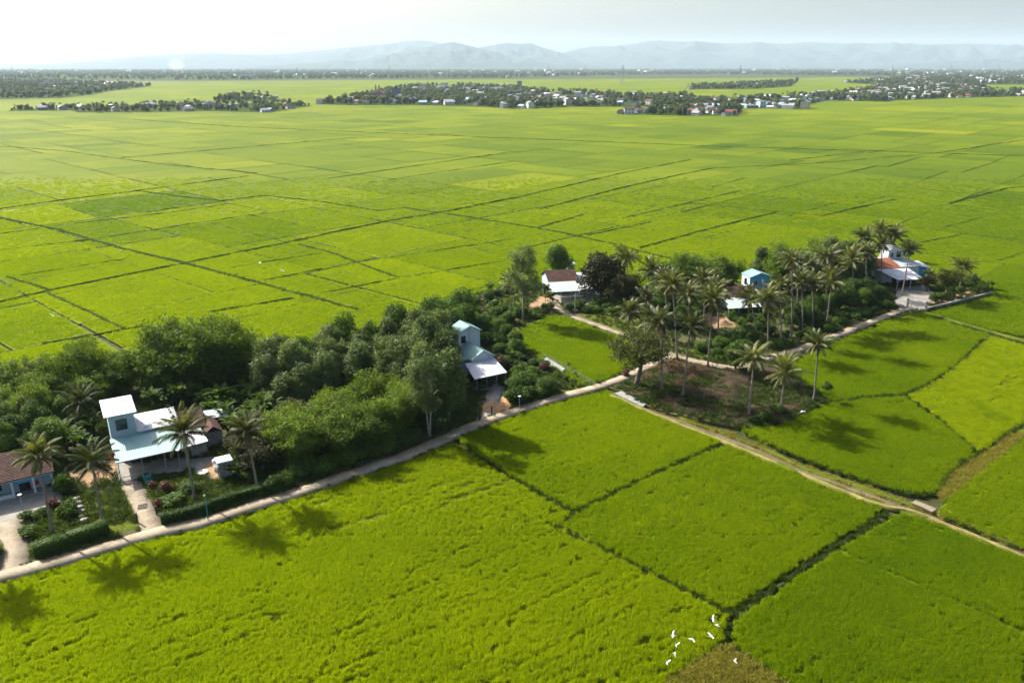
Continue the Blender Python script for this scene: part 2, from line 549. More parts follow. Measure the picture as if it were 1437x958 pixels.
TRACED = [
    (c5([(-60, 280), (0, 290), (170, 325), (340, 375), (510, 415), (700, 465), (1000, 545)]), 2),
    (c5([(-120, 552), (0, 525), (130, 495), (350, 450), (510, 418), (640, 392), (800, 360), (960, 325), (1100, 297), (1250, 272), (1437, 235)]), 2),
    (c6([(0, 237), (200, 190), (330, 160), (500, 128)]), 1),
    (c6([(85, 265), (300, 208), (460, 172), (560, 152)]), 1.4),
    (c6([(0, 68), (250, 78), (600, 92), (1000, 103), (1190, 110), (1437, 118)]), 1.4),
    (c6([(1190, 110), (1437, 72)]), 1.4),
    (c6([(560, 152), (850, 138), (1190, 110)]), 0.7),
    (c5([(-60, 277), (0, 265), (160, 242), (380, 215), (700, 172)]), 1),
    (c5([(390, 215), (500, 230), (620, 243), (740, 228)]), 1.2),
    (c5([(745, 228), (900, 245), (1060, 270), (1130, 262), (1230, 276)]), 1.2),
    (c5([(1250, 278), (1437, 308)]) + c6([(100, 325), (270, 362), (440, 405)]), 1.5),
    (c5([(0, 90), (180, 103), (300, 120), (480, 143), (720, 165)]), 1),
    (c5([(370, 15), (700, 37), (1000, 50), (1437, 68)]), 1.4),
    (c5([(20, 455), (135, 490)]), 1), (c5([(135, 500), (345, 598)]), 1),
    (c5([(0, 335), (110, 320)]), 0.7), (c5([(130, 640), (410, 592)]), 1),
    (c5([(590, 553), (820, 515)]), 1), (c5([(640, 430), (900, 388)]), 0.8),
    (c5([(840, 365), (920, 385), (1110, 455)]), 1), (c5([(740, 465), (900, 432)]), 0.5),
    (c5([(900, 500), (1100, 462), (1400, 412)]), 0.8), (c5([(1010, 413), (1310, 368), (1430, 350)]), 0.8),
    (c5([(1310, 370), (1390, 392)]), 0.8), (c5([(570, 300), (800, 358)]), 0.7),
    (c5([(270, 348), (580, 300), (750, 275)]), 0.7), (c5([(480, 275), (640, 250), (750, 272)]), 0.5),
    (c5([(340, 122), (600, 100), (1000, 65)]), 0.7), (c5([(60, 450), (350, 405)]), 0.4),
    (c5([(0, 380), (260, 350)]), 0.4), (c5([(150, 312), (480, 275)]), 0.4), (c5([(190, 240), (410, 275)]), 0.6),
    (c5([(410, 275), (620, 243)]), 0.6), (c5([(920, 180), (1437, 105)]), 0.5), (c5([(1030, 192), (1437, 132)]), 0.5),
    (c6([(70, 318), (195, 283)]), 0.9), (c6([(210, 340), (385, 303)]), 0.9), (c6([(360, 375), (540, 325), (740, 275)]), 1.1),
    (c6([(310, 292), (490, 250), (640, 215)]), 0.7), (c6([(490, 250), (700, 270), (870, 285)]), 0.7),
    (c6([(870, 285), (1070, 240)]), 1.2), (c6([(1050, 200), (1437, 240)]), 0.4), (c6([(1200, 320), (1320, 290)]), 0.8),
    (c6([(1150, 360), (1275, 335), (1437, 362)]), 0.8), (c6([(1360, 412), (1437, 388)]), 0.8),
    (c6([(1230, 250), (1300, 232), (1390, 208)]), 1.8), (c6([(1390, 208), (1437, 204)]), 1),
    (c6([(560, 205), (650, 180)]), 0.6), (c6([(780, 130), (1000, 103)]), 0.5),
]
FAR_C = [(np.array(PP(l)), s) for l, s in TRACED]

# the plain beyond the hamlet is cut into parcels by these dikes, then by chance along the same two directions
A0, A1 = P(0, 640), P(1437, 424)
dA = (A1 - A0) / np.hypot(*(A1 - A0))
nA = np.array([-dA[1], dA[0]])
start = [A0 - dA * 500, A0 + dA * 3600, A0 + dA * 3600 + nA * 3300, A0 - dA * 3600 + nA * 3300, A0 - dA * 3600 + nA * 300]


def split(poly, p, d):
    n = np.array([-d[1], d[0]])
    s = [(q - p) @ n for q in poly]
    a, b = [], []
    for i in range(len(poly)):
        j = (i + 1) % len(poly)
        if s[i] >= 0: a.append(poly[i])
        if s[i] <= 0: b.append(poly[i])
        if s[i] * s[j] < 0:
            q = poly[i] + (poly[j] - poly[i]) * (s[i] / (s[i] - s[j]))
            a.append(q); b.append(q)
    return a, b


def area(poly):
    p = np.array(poly)
    x, y = p[:, 0], p[:, 1]
    return 0.5 * abs(np.sum(x * np.roll(y, -1) - y * np.roll(x, -1)))


cells = [start]
segs = []
for l, s in FAR_C:
    for a, b in zip(l[:-1], l[1:]):
        segs.append((s, a, b))
segs.sort(key=lambda t: -t[0] * 100 - np.hypot(*(t[2] - t[1])))
for s, a, b in segs:
    L = np.hypot(*(b - a))
    d = (b - a) / L
    nxt = []
    for c in cells:
        h, k = split(c, a, d)
        if len(h) < 3 or len(k) < 3 or min(area(h), area(k)) < 60:
            nxt.append(c); continue
        ts = [(q - a) @ d for q in h if abs((q - a) @ np.array([-d[1], d[0]])) < 1e-6]
        lo, hi = min(ts), max(ts)
        ov = min(hi, L) - max(lo, 0)
        if ov > 0.45 * (hi - lo) or (ov > 0.6 * L and hi - lo < 300 and s >= 0.9):
            nxt += [h, k]
        else:
            nxt.append(c)
    cells = nxt
e1 = np.array([math.cos(R(47)), math.sin(R(47))])
e2 = np.array([math.cos(R(-42)), math.sin(R(-42))])
done, todo = [], cells
while todo:
    c = todo.pop()
    p = np.array(c)
    cen = p.mean(0)
    D = np.hypot(*cen)
    lim = random.choice([1500, 2600, 4200]) if D < 1100 else random.choice([6000, 12000, 22000])
    if area(c) < lim:
        done.append(c); continue
    w1, w2 = np.ptp(p @ e1), np.ptp(p @ e2)
    d = e1 if (w2 * random.uniform(0.75, 1.4) > w1) else e2
    th = R(random.uniform(-2.5, 2.5))
    d = np.array([d[0] * math.cos(th) - d[1] * math.sin(th), d[0] * math.sin(th) + d[1] * math.cos(th)])
    nn = np.array([-d[1], d[0]])
    t = p @ nn
    q = cen + nn * (t.min() + (t.max() - t.min()) * random.uniform(0.36, 0.64) - cen @ nn)
    h, k = split(c, q, d)
    if len(h) < 3 or len(k) < 3 or min(area(h), area(k)) < 40: done.append(c)
    else: todo += [h, k]

DARK = [(P(205, 281), -0.42), (P(1410, 275), -0.45), (P(1020, 262), -0.18), (P(375, 330), -0.2), (P(510, 264), -0.25), (P(1200, 305), -0.1), (P(620, 247), -0.22),
        (P(1100, 205), -0.2), (P(130, 395), 0.12), (P(200, 425), 0.2), (P(560, 330), 0.12), (P(1290, 185), 0.25)]
V, F, T = [], {}, {}
for c in done:
    p = np.array(c)
    cen = p.mean(0)
    D = np.hypot(*cen)
    ins = random.choice([0.22, 0.3, 0.42]) if D < 450 else random.choice([0.1, 0.3, 0.5, 0.7]) if D < 1100 else 0.3
    r = np.sqrt(area(c))
    p = cen + (p - cen) * (1 - 2 * ins / r)
    t = 0.50 - 0.10 * np.clip((900 - D) / 300, 0, 1) - np.clip(cen[0], -250, 300) * 0.0006 * np.clip(1 - (D - 300) / 700, 0, 1) + random.gauss(0, 0.16 if D < 450 else 0.10)  # x term paints backlit glow into the tint: brighter left, towards the sun
    for q, dt in DARK:
        if inside(q[None], p)[0]: t = 0.55 + dt
    k = len(V)
    z = -0.16 - random.uniform(0, 0.03)
    V += [(x, y, z) for x, y in p]
    F.setdefault(len(p), []).append(list(range(k, k + len(p))))
    T.setdefault(len(p), []).append(t)
CELLS = [(np.array(c), None) for c in done]
ks = list(F)
me = mesh_np('rice_fields', V, [np.array(F[k]) for k in ks], M['rice'], var=sum([T[k] for k in ks], []))
# make every parcel face upward
co_ = np.array(V)
obj('rice_fields', me, kind='structure')
bpy.context.view_layer.update()
import bmesh
bm = bmesh.new(); bm.from_mesh(me)
bmesh.ops.reverse_faces(bm, faces=[f for f in bm.faces if f.normal.z < 0])
bm.to_mesh(me); bm.free()

# near paddies, each with its own outline
NEAR = {
    'lodged rice in the wide field': ([(-160, 850), (0, 808), (213, 747), (300, 730), (400, 697), (500, 662), (560, 643), (634, 619), (720, 672), (800, 718), (779, 737), (900, 797), (1020, 861), (1015, 893), (975, 925), (935, 947), (915, 1010), (-500, 1010), (-400, 900)], 0.70),
    'a': ([(643, 614), (690, 592), (760, 567), (800, 555), (848, 545), (862, 553), (930, 588), (1012, 617), (915, 661), (807, 713), (720, 666)], 0.44),
    'b': ([(1020, 622), (1090, 652), (1160, 682), (1238, 711), (1200, 737), (1110, 795), (1025, 853), (900, 791), (788, 734), (811, 718), (915, 667)], 0.36),
    'c': ([(1258, 719), (1292, 724), (1355, 748), (1437, 782), (1520, 818), (1700, 1010), (1180, 1010), (1103, 955), (1028, 900), (1034, 868), (1110, 815), (1190, 762)], 0.22),
    'd': ([(1040, 601), (1098, 594), (1160, 565), (1215, 557), (1268, 555), (1320, 590), (1370, 633), (1336, 655), (1310, 688), (1290, 692), (1220, 674), (1124, 640), (1060, 613)], 0.34),
    'e': ([(1106, 512), (1168, 480), (1220, 461), (1262, 444), (1300, 442), (1345, 456), (1386, 467), (1352, 500), (1310, 532), (1270, 550), (1215, 554), (1164, 560), (1150, 553), (1118, 525)], 0.30),
    'f': ([(1390, 470), (1437, 484), (1560, 510), (1560, 560), (1437, 590), (1376, 631), (1322, 587), (1274, 553), (1315, 534), (1356, 502)], 0.95),
    'g': ([(1437, 615), (1520, 585), (1700, 700), (1560, 800), (1437, 768), (1390, 750), (1325, 725), (1318, 712), (1330, 700)], 0.38),
    'h': ([(1306, 437), (1392, 414), (1437, 404), (1620, 400), (1620, 480), (1437, 470), (1385, 459), (1330, 444)], 0.30),
    'i': ([(716, 470), (752, 451), (775, 440), (800, 446), (850, 466), (884, 476), (900, 500), (880, 518), (845, 535), (815, 541), (780, 519), (755, 500), (722, 480)], 0.26),
}
STRIP = [(1437, 594), (1376, 636), (1340, 657), (1316, 690), (1322, 702), (1340, 690), (1437, 611), (1500, 580), (1500, 560)]
NEARW = {}
V, F, T = [], {}, {}
for k_, (poly, t) in NEAR.items():
    p = np.array(PP(poly))
    NEARW[k_] = (p, t)
    z = 0.02 if k_ == 'i' else -0.33
    k = len(V)
    V += [(x, y, z) for x, y in p]
    a2 = np.sum(p[:, 0] * np.roll(p[:, 1], -1) - p[:, 1] * np.roll(p[:, 0], -1))
    F.setdefault(len(p), []).append(list(range(k, k + len(p)))[::1 if a2 > 0 else -1])
    T.setdefault(len(p), []).append(t)
    # the standing crop has thickness: a skirt round each paddy
    V += [(x, y, -0.7) for x, y in p]
    n = len(p)
    for i in range(n):
        j = (i + 1) % n
        F.setdefault(4, []).append([k + n + i, k + n + j, k + j, k + i][::1 if a2 > 0 else -1])
        T.setdefault(4, []).append(t)
ks = list(F)
me = mesh_np('near_rice_fields', V, [np.array(F[k]) for k in ks], M['rice'], var=sum([T[k] for k in ks], []))
obj('rice_fields', me, kind='structure')
p = np.array(PP(STRIP)); MB().add([(x, y, -0.3) for x, y in p], [tuple(range(len(p)))]).build('grass_track', M['lawn'], kind='structure')
MOUND = PP([(940, 955), (975, 928), (1012, 904), (1024, 904), (1060, 928), (1105, 962), (1150, 1000), (900, 1000)])


def strip(line, width, z0, z1, jit=0.0, seed=0, step=2.0):
    """a low bank along LINE: sloping sides, uneven crest"""
    pts = [np.asarray(line[0])]
    for a, b in zip(line[:-1], line[1:]):
        L = np.hypot(*(np.asarray(b) - a))
        n = max(1, int(L / step))
        pts += [np.asarray(a) + (np.asarray(b) - a) * (i + 1) / n for i in range(n)]
    pts = np.array(pts)
    d = np.gradient(pts, axis=0)
    d /= np.hypot(*d.T)[:, None] + 1e-9
    nn = np.stack([-d[:, 1], d[:, 0]], 1)
    h1 = noise(pts[:, 0] * 0.4, pts[:, 1] * 0.4, seed)
    h2 = noise(pts[:, 0] * 0.4, pts[:, 1] * 0.4, seed + 5)
    h3 = noise(pts[:, 0] * 0.25, pts[:, 1] * 0.25, seed + 9)
    pts = pts + nn * (0.5 * min(1.0, width) * (fbm(pts[:, 0] * 0.08, pts[:, 1] * 0.08, seed + 13, 2) - 0.5) * 2)[:, None] * (jit > 0.6)
    wa, wb = width * (0.5 + jit * (h1 - 0.5)), width * (0.5 + jit * (h2 - 0.5))
    zc = z1 + jit * 0.6 * (h3 - 0.5)
    rows = [(nn * wa[:, None], np.full(len(pts), z0)), (nn * wa[:, None] * 0.45, zc), (-nn * wb[:, None] * 0.45, zc * 0.9), (-nn * wb[:, None], np.full(len(pts), z0))]
    V = np.concatenate([np.column_stack([pts + o, z]) for o, z in rows])
    n = len(pts)
    fs = []
    for r in range(3):
        i = np.arange(n - 1)
        fs.append(np.column_stack([r * n + i, (r + 1) * n + i, (r + 1) * n + i + 1, r * n + i + 1]))
    return V, np.concatenate(fs), pts


dv, df, k = [], [], 0
bv, bf, kb = [], [], 0
FAR_DIKE_PTS = []
for i, (l, s) in enumerate(FAR_C):
    if s < 0.4: continue
    D = np.mean(np.hypot(*l.T))
    if s < 0.9: wd, zz = 0.34 + 0.0007 * max(0, D - 150), 0.05
    else: wd, zz = 0.22 + 0.34 * s + 0.0005 * max(0, D - 150) * min(s, 1.3), 0.0 + 0.08 * s
    V, f_, pts = strip(l, wd, -0.3, zz, 0.7, i, 2.5)
    if s < 0.9:
        bv.append(V); bf.append(f_ + kb); kb += len(V)
    else:
        dv.append(V); df.append(f_ + k); k += len(V)
    if s >= 0.9: FAR_DIKE_PTS.append((pts, s))
me = mesh_np('field_dikes', np.concatenate(dv), np.concatenate(df), M['dike'])
obj('field_dikes', me, kind='structure')
obj('field_bunds', mesh_np('field_bunds', np.concatenate(bv), np.concatenate(bf), M['bund']), kind='structure')

# ------------------------------------------------------------------ scattered ground cover (instances on a point mesh)
def tuft_mesh(name, mat, nb, rad, hmin, hmax, wid, lean, seed, yellow=0.0):
    g = np.random.default_rng(seed)
    r = rad * np.sqrt(g.random(nb))
    a = g.random(nb) * 2 * np.pi
    b = np.column_stack([r * np.cos(a), r * np.sin(a), np.zeros(nb)])
    h = g.uniform(hmin, hmax, nb)
    la = g.random(nb) * 2 * np.pi
    ln = g.uniform(0.1, 1.0, nb) * lean
    d = np.column_stack([np.cos(la) * np.sin(ln), np.sin(la) * np.sin(ln), np.cos(ln)])
    mid = b + d * (h * 0.6)[:, None]
    d2 = d.copy(); d2[:, 2] -= 0.55 * g.random(nb) + 0.1
    d2 /= np.linalg.norm(d2, axis=1)[:, None]
    tip = mid + d2 * (h * 0.5)[:, None]
    fa = g.random(nb) * 2 * np.pi
    s = np.column_stack([np.cos(fa), np.sin(fa), np.zeros(nb)]) * (wid * g.uniform(0.7, 1.3, nb))[:, None]
    V = np.stack([b, mid + s, tip, mid - s], 1).reshape(-1, 3)
    f_ = np.arange(nb * 4).reshape(nb, 4)
    var = np.clip(g.normal(0.45, 0.2, nb) + (g.random(nb) < yellow) * 0.5, 0, 1)
    return mesh_np(name, V, f_, mat, var=var)


def scatter(name, meshes, pts, rot, scl, tint, pick, **kw):
    col = bpy.data.collections.new(name + ' sprigs')
    for me in meshes:
        col.objects.link(bpy.data.objects.new(me.name, me))
    me = bpy.data.meshes.new(name)
    me.vertices.add(len(pts))
    me.vertices.foreach_set('co', np.asarray(pts, np.float32).ravel())
    for nm, typ, arr, key in (('rot', 'FLOAT_VECTOR', rot, 'vector'), ('scl', 'FLOAT_VECTOR', scl, 'vector'), ('tint', 'FLOAT', tint, 'value'), ('pick', 'INT', pick, 'value')):
        at = me.attributes.new(nm, typ, 'POINT')
        at.data.foreach_set(key, np.asarray(arr, np.int32 if typ == 'INT' else np.float32).ravel())
    o = obj(name, me, **kw)
    ng = bpy.data.node_groups.new(name, 'GeometryNodeTree')
    ng.interface.new_socket('Geometry', in_out='INPUT', socket_type='NodeSocketGeometry')
    ng.interface.new_socket('Geometry', in_out='OUTPUT', socket_type='NodeSocketGeometry')
    gi, go = ng.nodes.new('NodeGroupInput'), ng.nodes.new('NodeGroupOutput')
    ip = ng.nodes.new('GeometryNodeInstanceOnPoints')
    ci = ng.nodes.new('GeometryNodeCollectionInfo')
    ci.inputs['Collection'].default_value = col
    ci.inputs['Separate Children'].default_value = True
    ci.inputs['Reset Children'].default_value = True

    def attr(nm, t):
        n = ng.nodes.new('GeometryNodeInputNamedAttribute')
        n.data_type = t
        n.inputs['Name'].default_value = nm
        return n.outputs['Attribute']
    er = ng.nodes.new('FunctionNodeEulerToRotation')
    L = ng.links.new
    L(gi.outputs[0], ip.inputs['Points'])
    L(ci.outputs[0], ip.inputs['Instance'])
    ip.inputs['Pick Instance'].default_value = True
    L(attr('pick', 'INT'), ip.inputs['Instance Index'])
    L(attr('rot', 'FLOAT_VECTOR'), er.inputs[0])
    L(er.outputs[0], ip.inputs['Rotation'])
    L(attr('scl', 'FLOAT_VECTOR'), ip.inputs['Scale'])
    L(ip.outputs[0], go.inputs[0])
    md = o.modifiers.new('scatter', 'NODES')
    md.node_group = ng
    return o


def jgrid(x0, x1, y0, y1, sp, g):
    nx, ny = int((x1 - x0) / sp), int((y1 - y0) / sp)
    X, Y = np.meshgrid(np.arange(nx), np.arange(ny))
    p = np.column_stack([x0 + (X.ravel() + 0.5) * sp, y0 + (Y.ravel() + 0.5) * sp])
    return p + (g.random(p.shape) - 0.5) * sp * 0.95


def in_view(p, mar=8.0, half=0.66):
    return np.abs(p[:, 0]) < half * p[:, 1] + mar


LAND_POLY = np.array(PP([(-260, 875), (-60, 830), (0, 811), (213, 752), (300, 731), (400, 698), (500, 663), (610, 622), (690, 591), (760, 568), (850, 542), (872, 549), (905, 568), (945, 581), (1040, 600), (1100, 592), (1160, 561), (1115, 526), (1104, 510), (1220, 456), (1275, 440),
                           (1305, 435), (1392, 413), (1385, 402), (1330, 388), (1270, 372), (1200, 374), (1100, 390), (1000, 400), (900, 400), (840, 398), (760, 396), (705, 402), (660, 415), (630, 430), (600, 446), (540, 470), (480, 490), (420, 500), (330, 500), (250, 512), (120, 535), (0, 555), (-200, 600)]))

g = np.random.default_rng(3)
pp = []
for sp, d0, d1 in ((0.42, 50, 86), (0.58, 86, 160), (1.0, 160, 240), (1.35, 240, 430)):
    q = jgrid(-0.68 * d1 - 8, 0.68 * d1 + 8, d0, d1, sp, g)
    q = q[in_view(q) & (q[:, 1] >= d0) & (q[:, 1] < d1)]
    pp.append(np.column_stack([q, np.full(len(q), sp)]))
pp = np.concatenate(pp)
q = pp[:, :2]
keep = np.zeros(len(q), bool)
tint = np.full(len(q), 0.5)
lodg = np.zeros(len(q))
zb = np.full(len(q), -0.50)
for k_, (poly, t) in NEARW.items():
    m_ = inside(q, poly)
    keep |= m_
    tint[m_] = t
    if k_.startswith('lodged'): lodg[m_] = 0.7
    if k_ == 'f': lodg[m_] = 1.6
    if k_ == 'i': zb[m_] = -0.28
# the plain beyond the hamlet
land = inside(q, LAND_POLY)
keep &= seg_dist(q, np.array(PP(ROAD))) > 1.3
rest = ~keep & ~land & (((q - A0) @ nA) > 0)
tc = np.full(len(q), np.nan)
for c in done:
    c = np.array(c)
    if c[:, 1].min() > 435: continue
    m_ = rest & (q[:, 0] > c[:, 0].min()) & (q[:, 0] < c[:, 0].max()) & (q[:, 1] > c[:, 1].min()) & (q[:, 1] < c[:, 1].max())
    ii = np.where(m_)[0]
    if len(ii) == 0: continue
    cen = c.mean(0)
    c2 = cen + (c - cen) * (1 - 2 * random.choice([0.3, 0.75, 0.95, 1.1]) / np.sqrt(area(list(c))))
    ii = ii[inside(q[ii], c2)]
    tt = 0.45 - np.clip(cen[0], -160, 200) * 0.0011 + random.gauss(0, 0.13)  # tint drops to the right, imitating sunlight through the rice on the left
    for cc, dt in DARK:
        if inside(cc[None], c)[0]: tt = 0.48 + dt
    tc[ii] = tt
ok = rest & ~np.isnan(tc) & (g.random(len(q)) < (430 - q[:, 1]) / 190)
for l, s in FAR_C:
    if s >= 0.4: ok &= ~((seg_dist(q, l) < 0.45 + 0.25 * s + np.clip((q[:, 1] - 180) * 0.002, 0, 0.4)))
tint[ok] = tc[ok]
keep |= ok
# rows and creases where the crop leans over: stretched along the rows
ru = q @ np.array([math.cos(R(36)), math.sin(R(36))])
rv = q @ np.array([-math.sin(R(36)), math.cos(R(36))])
cre = fbm(ru * 0.034 + 0.04 * rv, rv * 0.42, 11, 3)
msk = fbm(ru * 0.03, rv * 0.06, 23, 3)
crease = (np.abs(cre - 0.51) < (0.012 + 0.022 * np.clip((msk - 0.40) * 4, 0, 1.0)) * np.minimum(lodg, 1)) & (fbm(ru * 0.11, rv * 0.11, 29, 2) > 0.45) & (lodg > 0)
rowline = (np.abs((rv + 1.2 * fbm(ru * 0.02, rv * 0.02, 4, 2)) % 3.3 - 1.65) < np.where(lodg > 0, 0.21, 0.2)) & (fbm(ru * 0.06, rv * 0.12, 8, 2) > 0.47)
keep &= ~(crease & (g.random(len(q)) < 0.97))
keep &= (g.random(len(q)) < 0.98) | (q[:, 1] > 130)
keep &= seg_dist(q, np.array(PP([(1178, 770), (1290, 818), (1437, 884)]))) > 0.28
keep &= ~(rowline & (lodg < 1.2) & (g.random(len(q)) < np.where(lodg > 0, 0.75, 0.4)) & (q[:, 1] < 160))
q, tint, lodg, zb, sp, msk, cre = q[keep], tint[keep], lodg[keep], zb[keep], pp[keep, 2], msk[keep], cre[keep]
n = len(q)
hn = fbm(q[:, 0] * 0.35, q[:, 1] * 0.35, 31, 3)
big = fbm(q[:, 0] * 0.06, q[:, 1] * 0.06, 37, 3)
hs = 0.86 + 0.12 * (hn - 0.5) + 0.22 * (big - 0.5) + g.normal(0, 0.04, n)
lean = lodg * np.clip((msk - 0.40) * 3.2, 0, 1.0) * 0.55
ang = 2.6 + 3.0 * fbm(q[:, 0] * 0.12, q[:, 1] * 0.12, 41, 2)
rot = np.column_stack([lean * np.cos(ang) + g.normal(0, 0.06, n), lean * np.sin(ang) + g.normal(0, 0.06, n), g.random(n) * 6.283])
sx = sp / 0.58
scl = np.column_stack([sx, sx, hs * (1 - 0.25 * lean)])
fk = fbm(q[:, 0] * 0.9, q[:, 1] * 0.9, 91, 2) - 0.5
hs = hs * (1 + np.where(lodg > 1, 1.3 * fk, 0))
tn = np.clip(tint + np.where(lodg > 1, 1.2 * fk, 0) + (hn - 0.5) * 0.28 + (big - 0.5) * 0.5 + lean * 0.15 + g.normal(0, 0.06, n), 0, 1)
RT = [tuft_mesh('rice_tuft', M['rice_blade'], 80, 0.42, 0.48, 0.84, 0.030, R(30), 100 + i, 0.22) for i in range(5)]
print('rice tufts', n)
scatter('rice_plants', RT, np.column_stack([q, zb]), rot, scl, tn, g.integers(0, 5, n), kind='stuff', label='bright green rice standing in the paddies')

# taller dark grass on the dikes and along the near paddy edges
pts = []
for l, s in FAR_DIKE_PTS:
    D = np.hypot(*l.T)
    l = l[(D < 420) & in_view(l)]
    for _ in range(int(2 + 3 * s)):
        if len(l): pts.append(np.column_stack([l + g.normal(0, 0.22 * s + 0.1, l.shape), np.full(len(l), s)]))
EDGES = [[(640, 622), (720, 668), (805, 716), (780, 737), (900, 795), (1025, 859), (1018, 895), (975, 927), (937, 950)], [(805, 716), (915, 664), (1018, 619)],
         [(1025, 859), (1110, 803), (1200, 748), (1245, 716)], [(1102, 592), (1150, 565), (1215, 556), (1270, 553), (1320, 530), (1356, 501), (1388, 468)], [(1372, 634), (1336, 657), (1312, 690), (1285, 693), (1220, 675), (1124, 642), (1045, 604)],
         [(1325, 724), (1390, 750), (1437, 768)], [(1024, 904), (1103, 957), (1150, 990)], [(1270, 553), (1320, 588), (1372, 634), (1437, 592)], [(1304, 436), (1392, 414)], [(1300, 440), (1345, 454), (1386, 467), (1437, 482)]]
EDGE_W = [np.array(PP(e)) for e in EDGES]
for e in EDGE_W:
    for a, b in zip(e[:-1], e[1:]):
        L = np.hypot(*(b - a))
        nn_ = int(L * 3.2)
        t = g.random(nn_)[:, None]
        pts.append(np.column_stack([a + (b - a) * t + g.normal(0, 0.2, (nn_, 2)), np.full(nn_, 1.0)]))
pts = np.concatenate(pts)
n = len(pts)
dsc = np.clip(np.hypot(pts[:, 0], pts[:, 1]) / 160, 0.8, 1.15)
WT = [tuft_mesh('weed_tuft', M['weed_blade'], 60, 0.40, 0.35, 0.75, 0.035, R(55), 200 + i) for i in range(4)]
print('dike tufts', n)
scatter('dike_grass', WT, np.column_stack([pts[:, :2], np.full(n, -0.52)]), np.column_stack([g.normal(0, 0.1, n), g.normal(0, 0.1, n), g.random(n) * 6.28]),
        np.column_stack([dsc, dsc, g.uniform(0.7, 1.25, n)]), g.uniform(0, 0.7, n), g.integers(0, 4, n), kind='stuff', label='dark tall grass along the paddy dikes')
# ------------------------------------------------------------------ land of the hamlet, roads, canal
def land_mesh(name, poly, z, mat, kind='structure', zb=None):
    poly = [tuple(p) for p in poly]
    b = MB().prism(poly, z - 0.75 if zb is None else zb, z)
    return b.build(name, mat, kind=kind)


land_mesh('hamlet_ground', LAND_POLY, 0.0, M['yard'])
LAND2 = LAND_POLY


def ribbon(name, line, width, z, mat, th=0.12, wob=0.12, seed=0, step=1.2):
    pts = [np.asarray(line[0])]
    for a, b in zip(line[:-1], line[1:]):
        L = np.hypot(*(b - a))
        n = max(1, int(L / step))
        pts += [a + (b - a) * (i + 1) / n for i in range(n)]
    pts = np.array(pts)
    for _ in range(3):
        pts[1:-1] = 0.25 * pts[:-2] + 0.5 * pts[1:-1] + 0.25 * pts[2:]
    d = np.gradient(pts, axis=0)
    d /= np.hypot(*d.T)[:, None]
    nn = np.stack([-d[:, 1], d[:, 0]], 1)
    w1 = width * 0.5 + wob * (noise(pts[:, 0] * 0.5, pts[:, 1] * 0.5, seed) - 0.5) * 2
    w2 = width * 0.5 + wob * (noise(pts[:, 0] * 0.5, pts[:, 1] * 0.5, seed + 3) - 0.5) * 2
    a, b = pts + nn * w1[:, None], pts - nn * w2[:, None]
    n = len(pts)
    V = np.concatenate([np.column_stack([a, np.full(n, z)]), np.column_stack([b, np.full(n, z)]), np.column_stack([a, np.full(n, z - th)]), np.column_stack([b, np.full(n, z - th)])])
    i = np.arange(n - 1)
    f = np.concatenate([np.column_stack([n + i, n + i + 1, i + 1, i]), np.column_stack([i, i + 1, 2 * n + i + 1, 2 * n + i]), np.column_stack([n + i + 1, n + i, 3 * n + i, 3 * n + i + 1])])
    return obj(name, mesh_np(name, V, f, mat), kind='structure')


ribbon('road', PP(ROAD), 2.4, 0.05, M['road'], 0.22, 0.22, 1)
ribbon('path', PP([(774, 424), (784, 435), (816, 448), (855, 462), (885, 472), (912, 484), (938, 496), (954, 501)]), 1.9, 0.042, M['road'], 0.5, 0.2, 2)
ribbon('driveway', PP([(216, 748), (208, 728), (200, 708), (190, 690), (182, 676)]), 2.6, 0.043, M['road'], 0.3, 0.12, 3)
ribbon('driveway', PP([(20, 800), (17, 770), (16, 745), (14, 730)]), 3.2, 0.044, M['road'], 0.3, 0.05, 4)
ribbon('driveway', PP([(684, 592), (688, 575), (694, 556), (697, 545)]), 2.6, 0.045, M['concrete'], 0.3, 0.25, 5)
ribbon('dirt_track', PP([(1280, 433), (1310, 440), (1345, 451), (1385, 462), (1440, 477), (1560, 505)]), 1.1, -0.06, M['lawn'], 0.4, 0.3, 6)
EDGEP = [(857, 553), (880, 563), (897, 571), (933, 585), (970, 600), (1006, 614), (1050, 632), (1089, 648), (1160, 678), (1227, 704.5), (1263, 713), (1295, 720), (1355, 745), (1437, 779), (1560, 830)]
ribbon('path', PP(EDGEP), 0.5, 0.03, M['drygrass'], 0.5, 0.3, 7, 0.6)
CAN = PP([(905, 569), (945, 584), (985, 600), (1021, 611.5), (1071, 632.5), (1124, 657), (1177, 675), (1220, 690.5), (1257, 704), (1320, 727), (1380, 752), (1437, 774), (1560, 825)])
ribbon('canal', CAN, 1.9, -0.40, M['water'], 0.1, 0.25, 8)
# banks either side of the canal
for off, s in ((1.25, 1), (-1.15, 2)):
    c = np.array(CAN)
    d = np.gradient(c, axis=0); d /= np.hypot(*d.T)[:, None]
    V, f_, pts = strip(list(c + np.stack([-d[:, 1], d[:, 0]], 1) * off), 0.9, -0.6, -0.12, 0.8, 60 + s, 1.0)
    obj('canal_bank', mesh_np('canal_bank', V, f_, M['lawn']), kind='structure')
V, f_, pts = strip(PP([(1028, 862), (1110, 806), (1200, 750), (1248, 717)]), 1.0, -0.64, -0.42, 0.5, 71, 1.0)
obj('ditch_bank', mesh_np('ditch_bank', V, f_, M['soil']), kind='structure')
land_mesh('mound', MOUND, -0.1, M['lawn'])


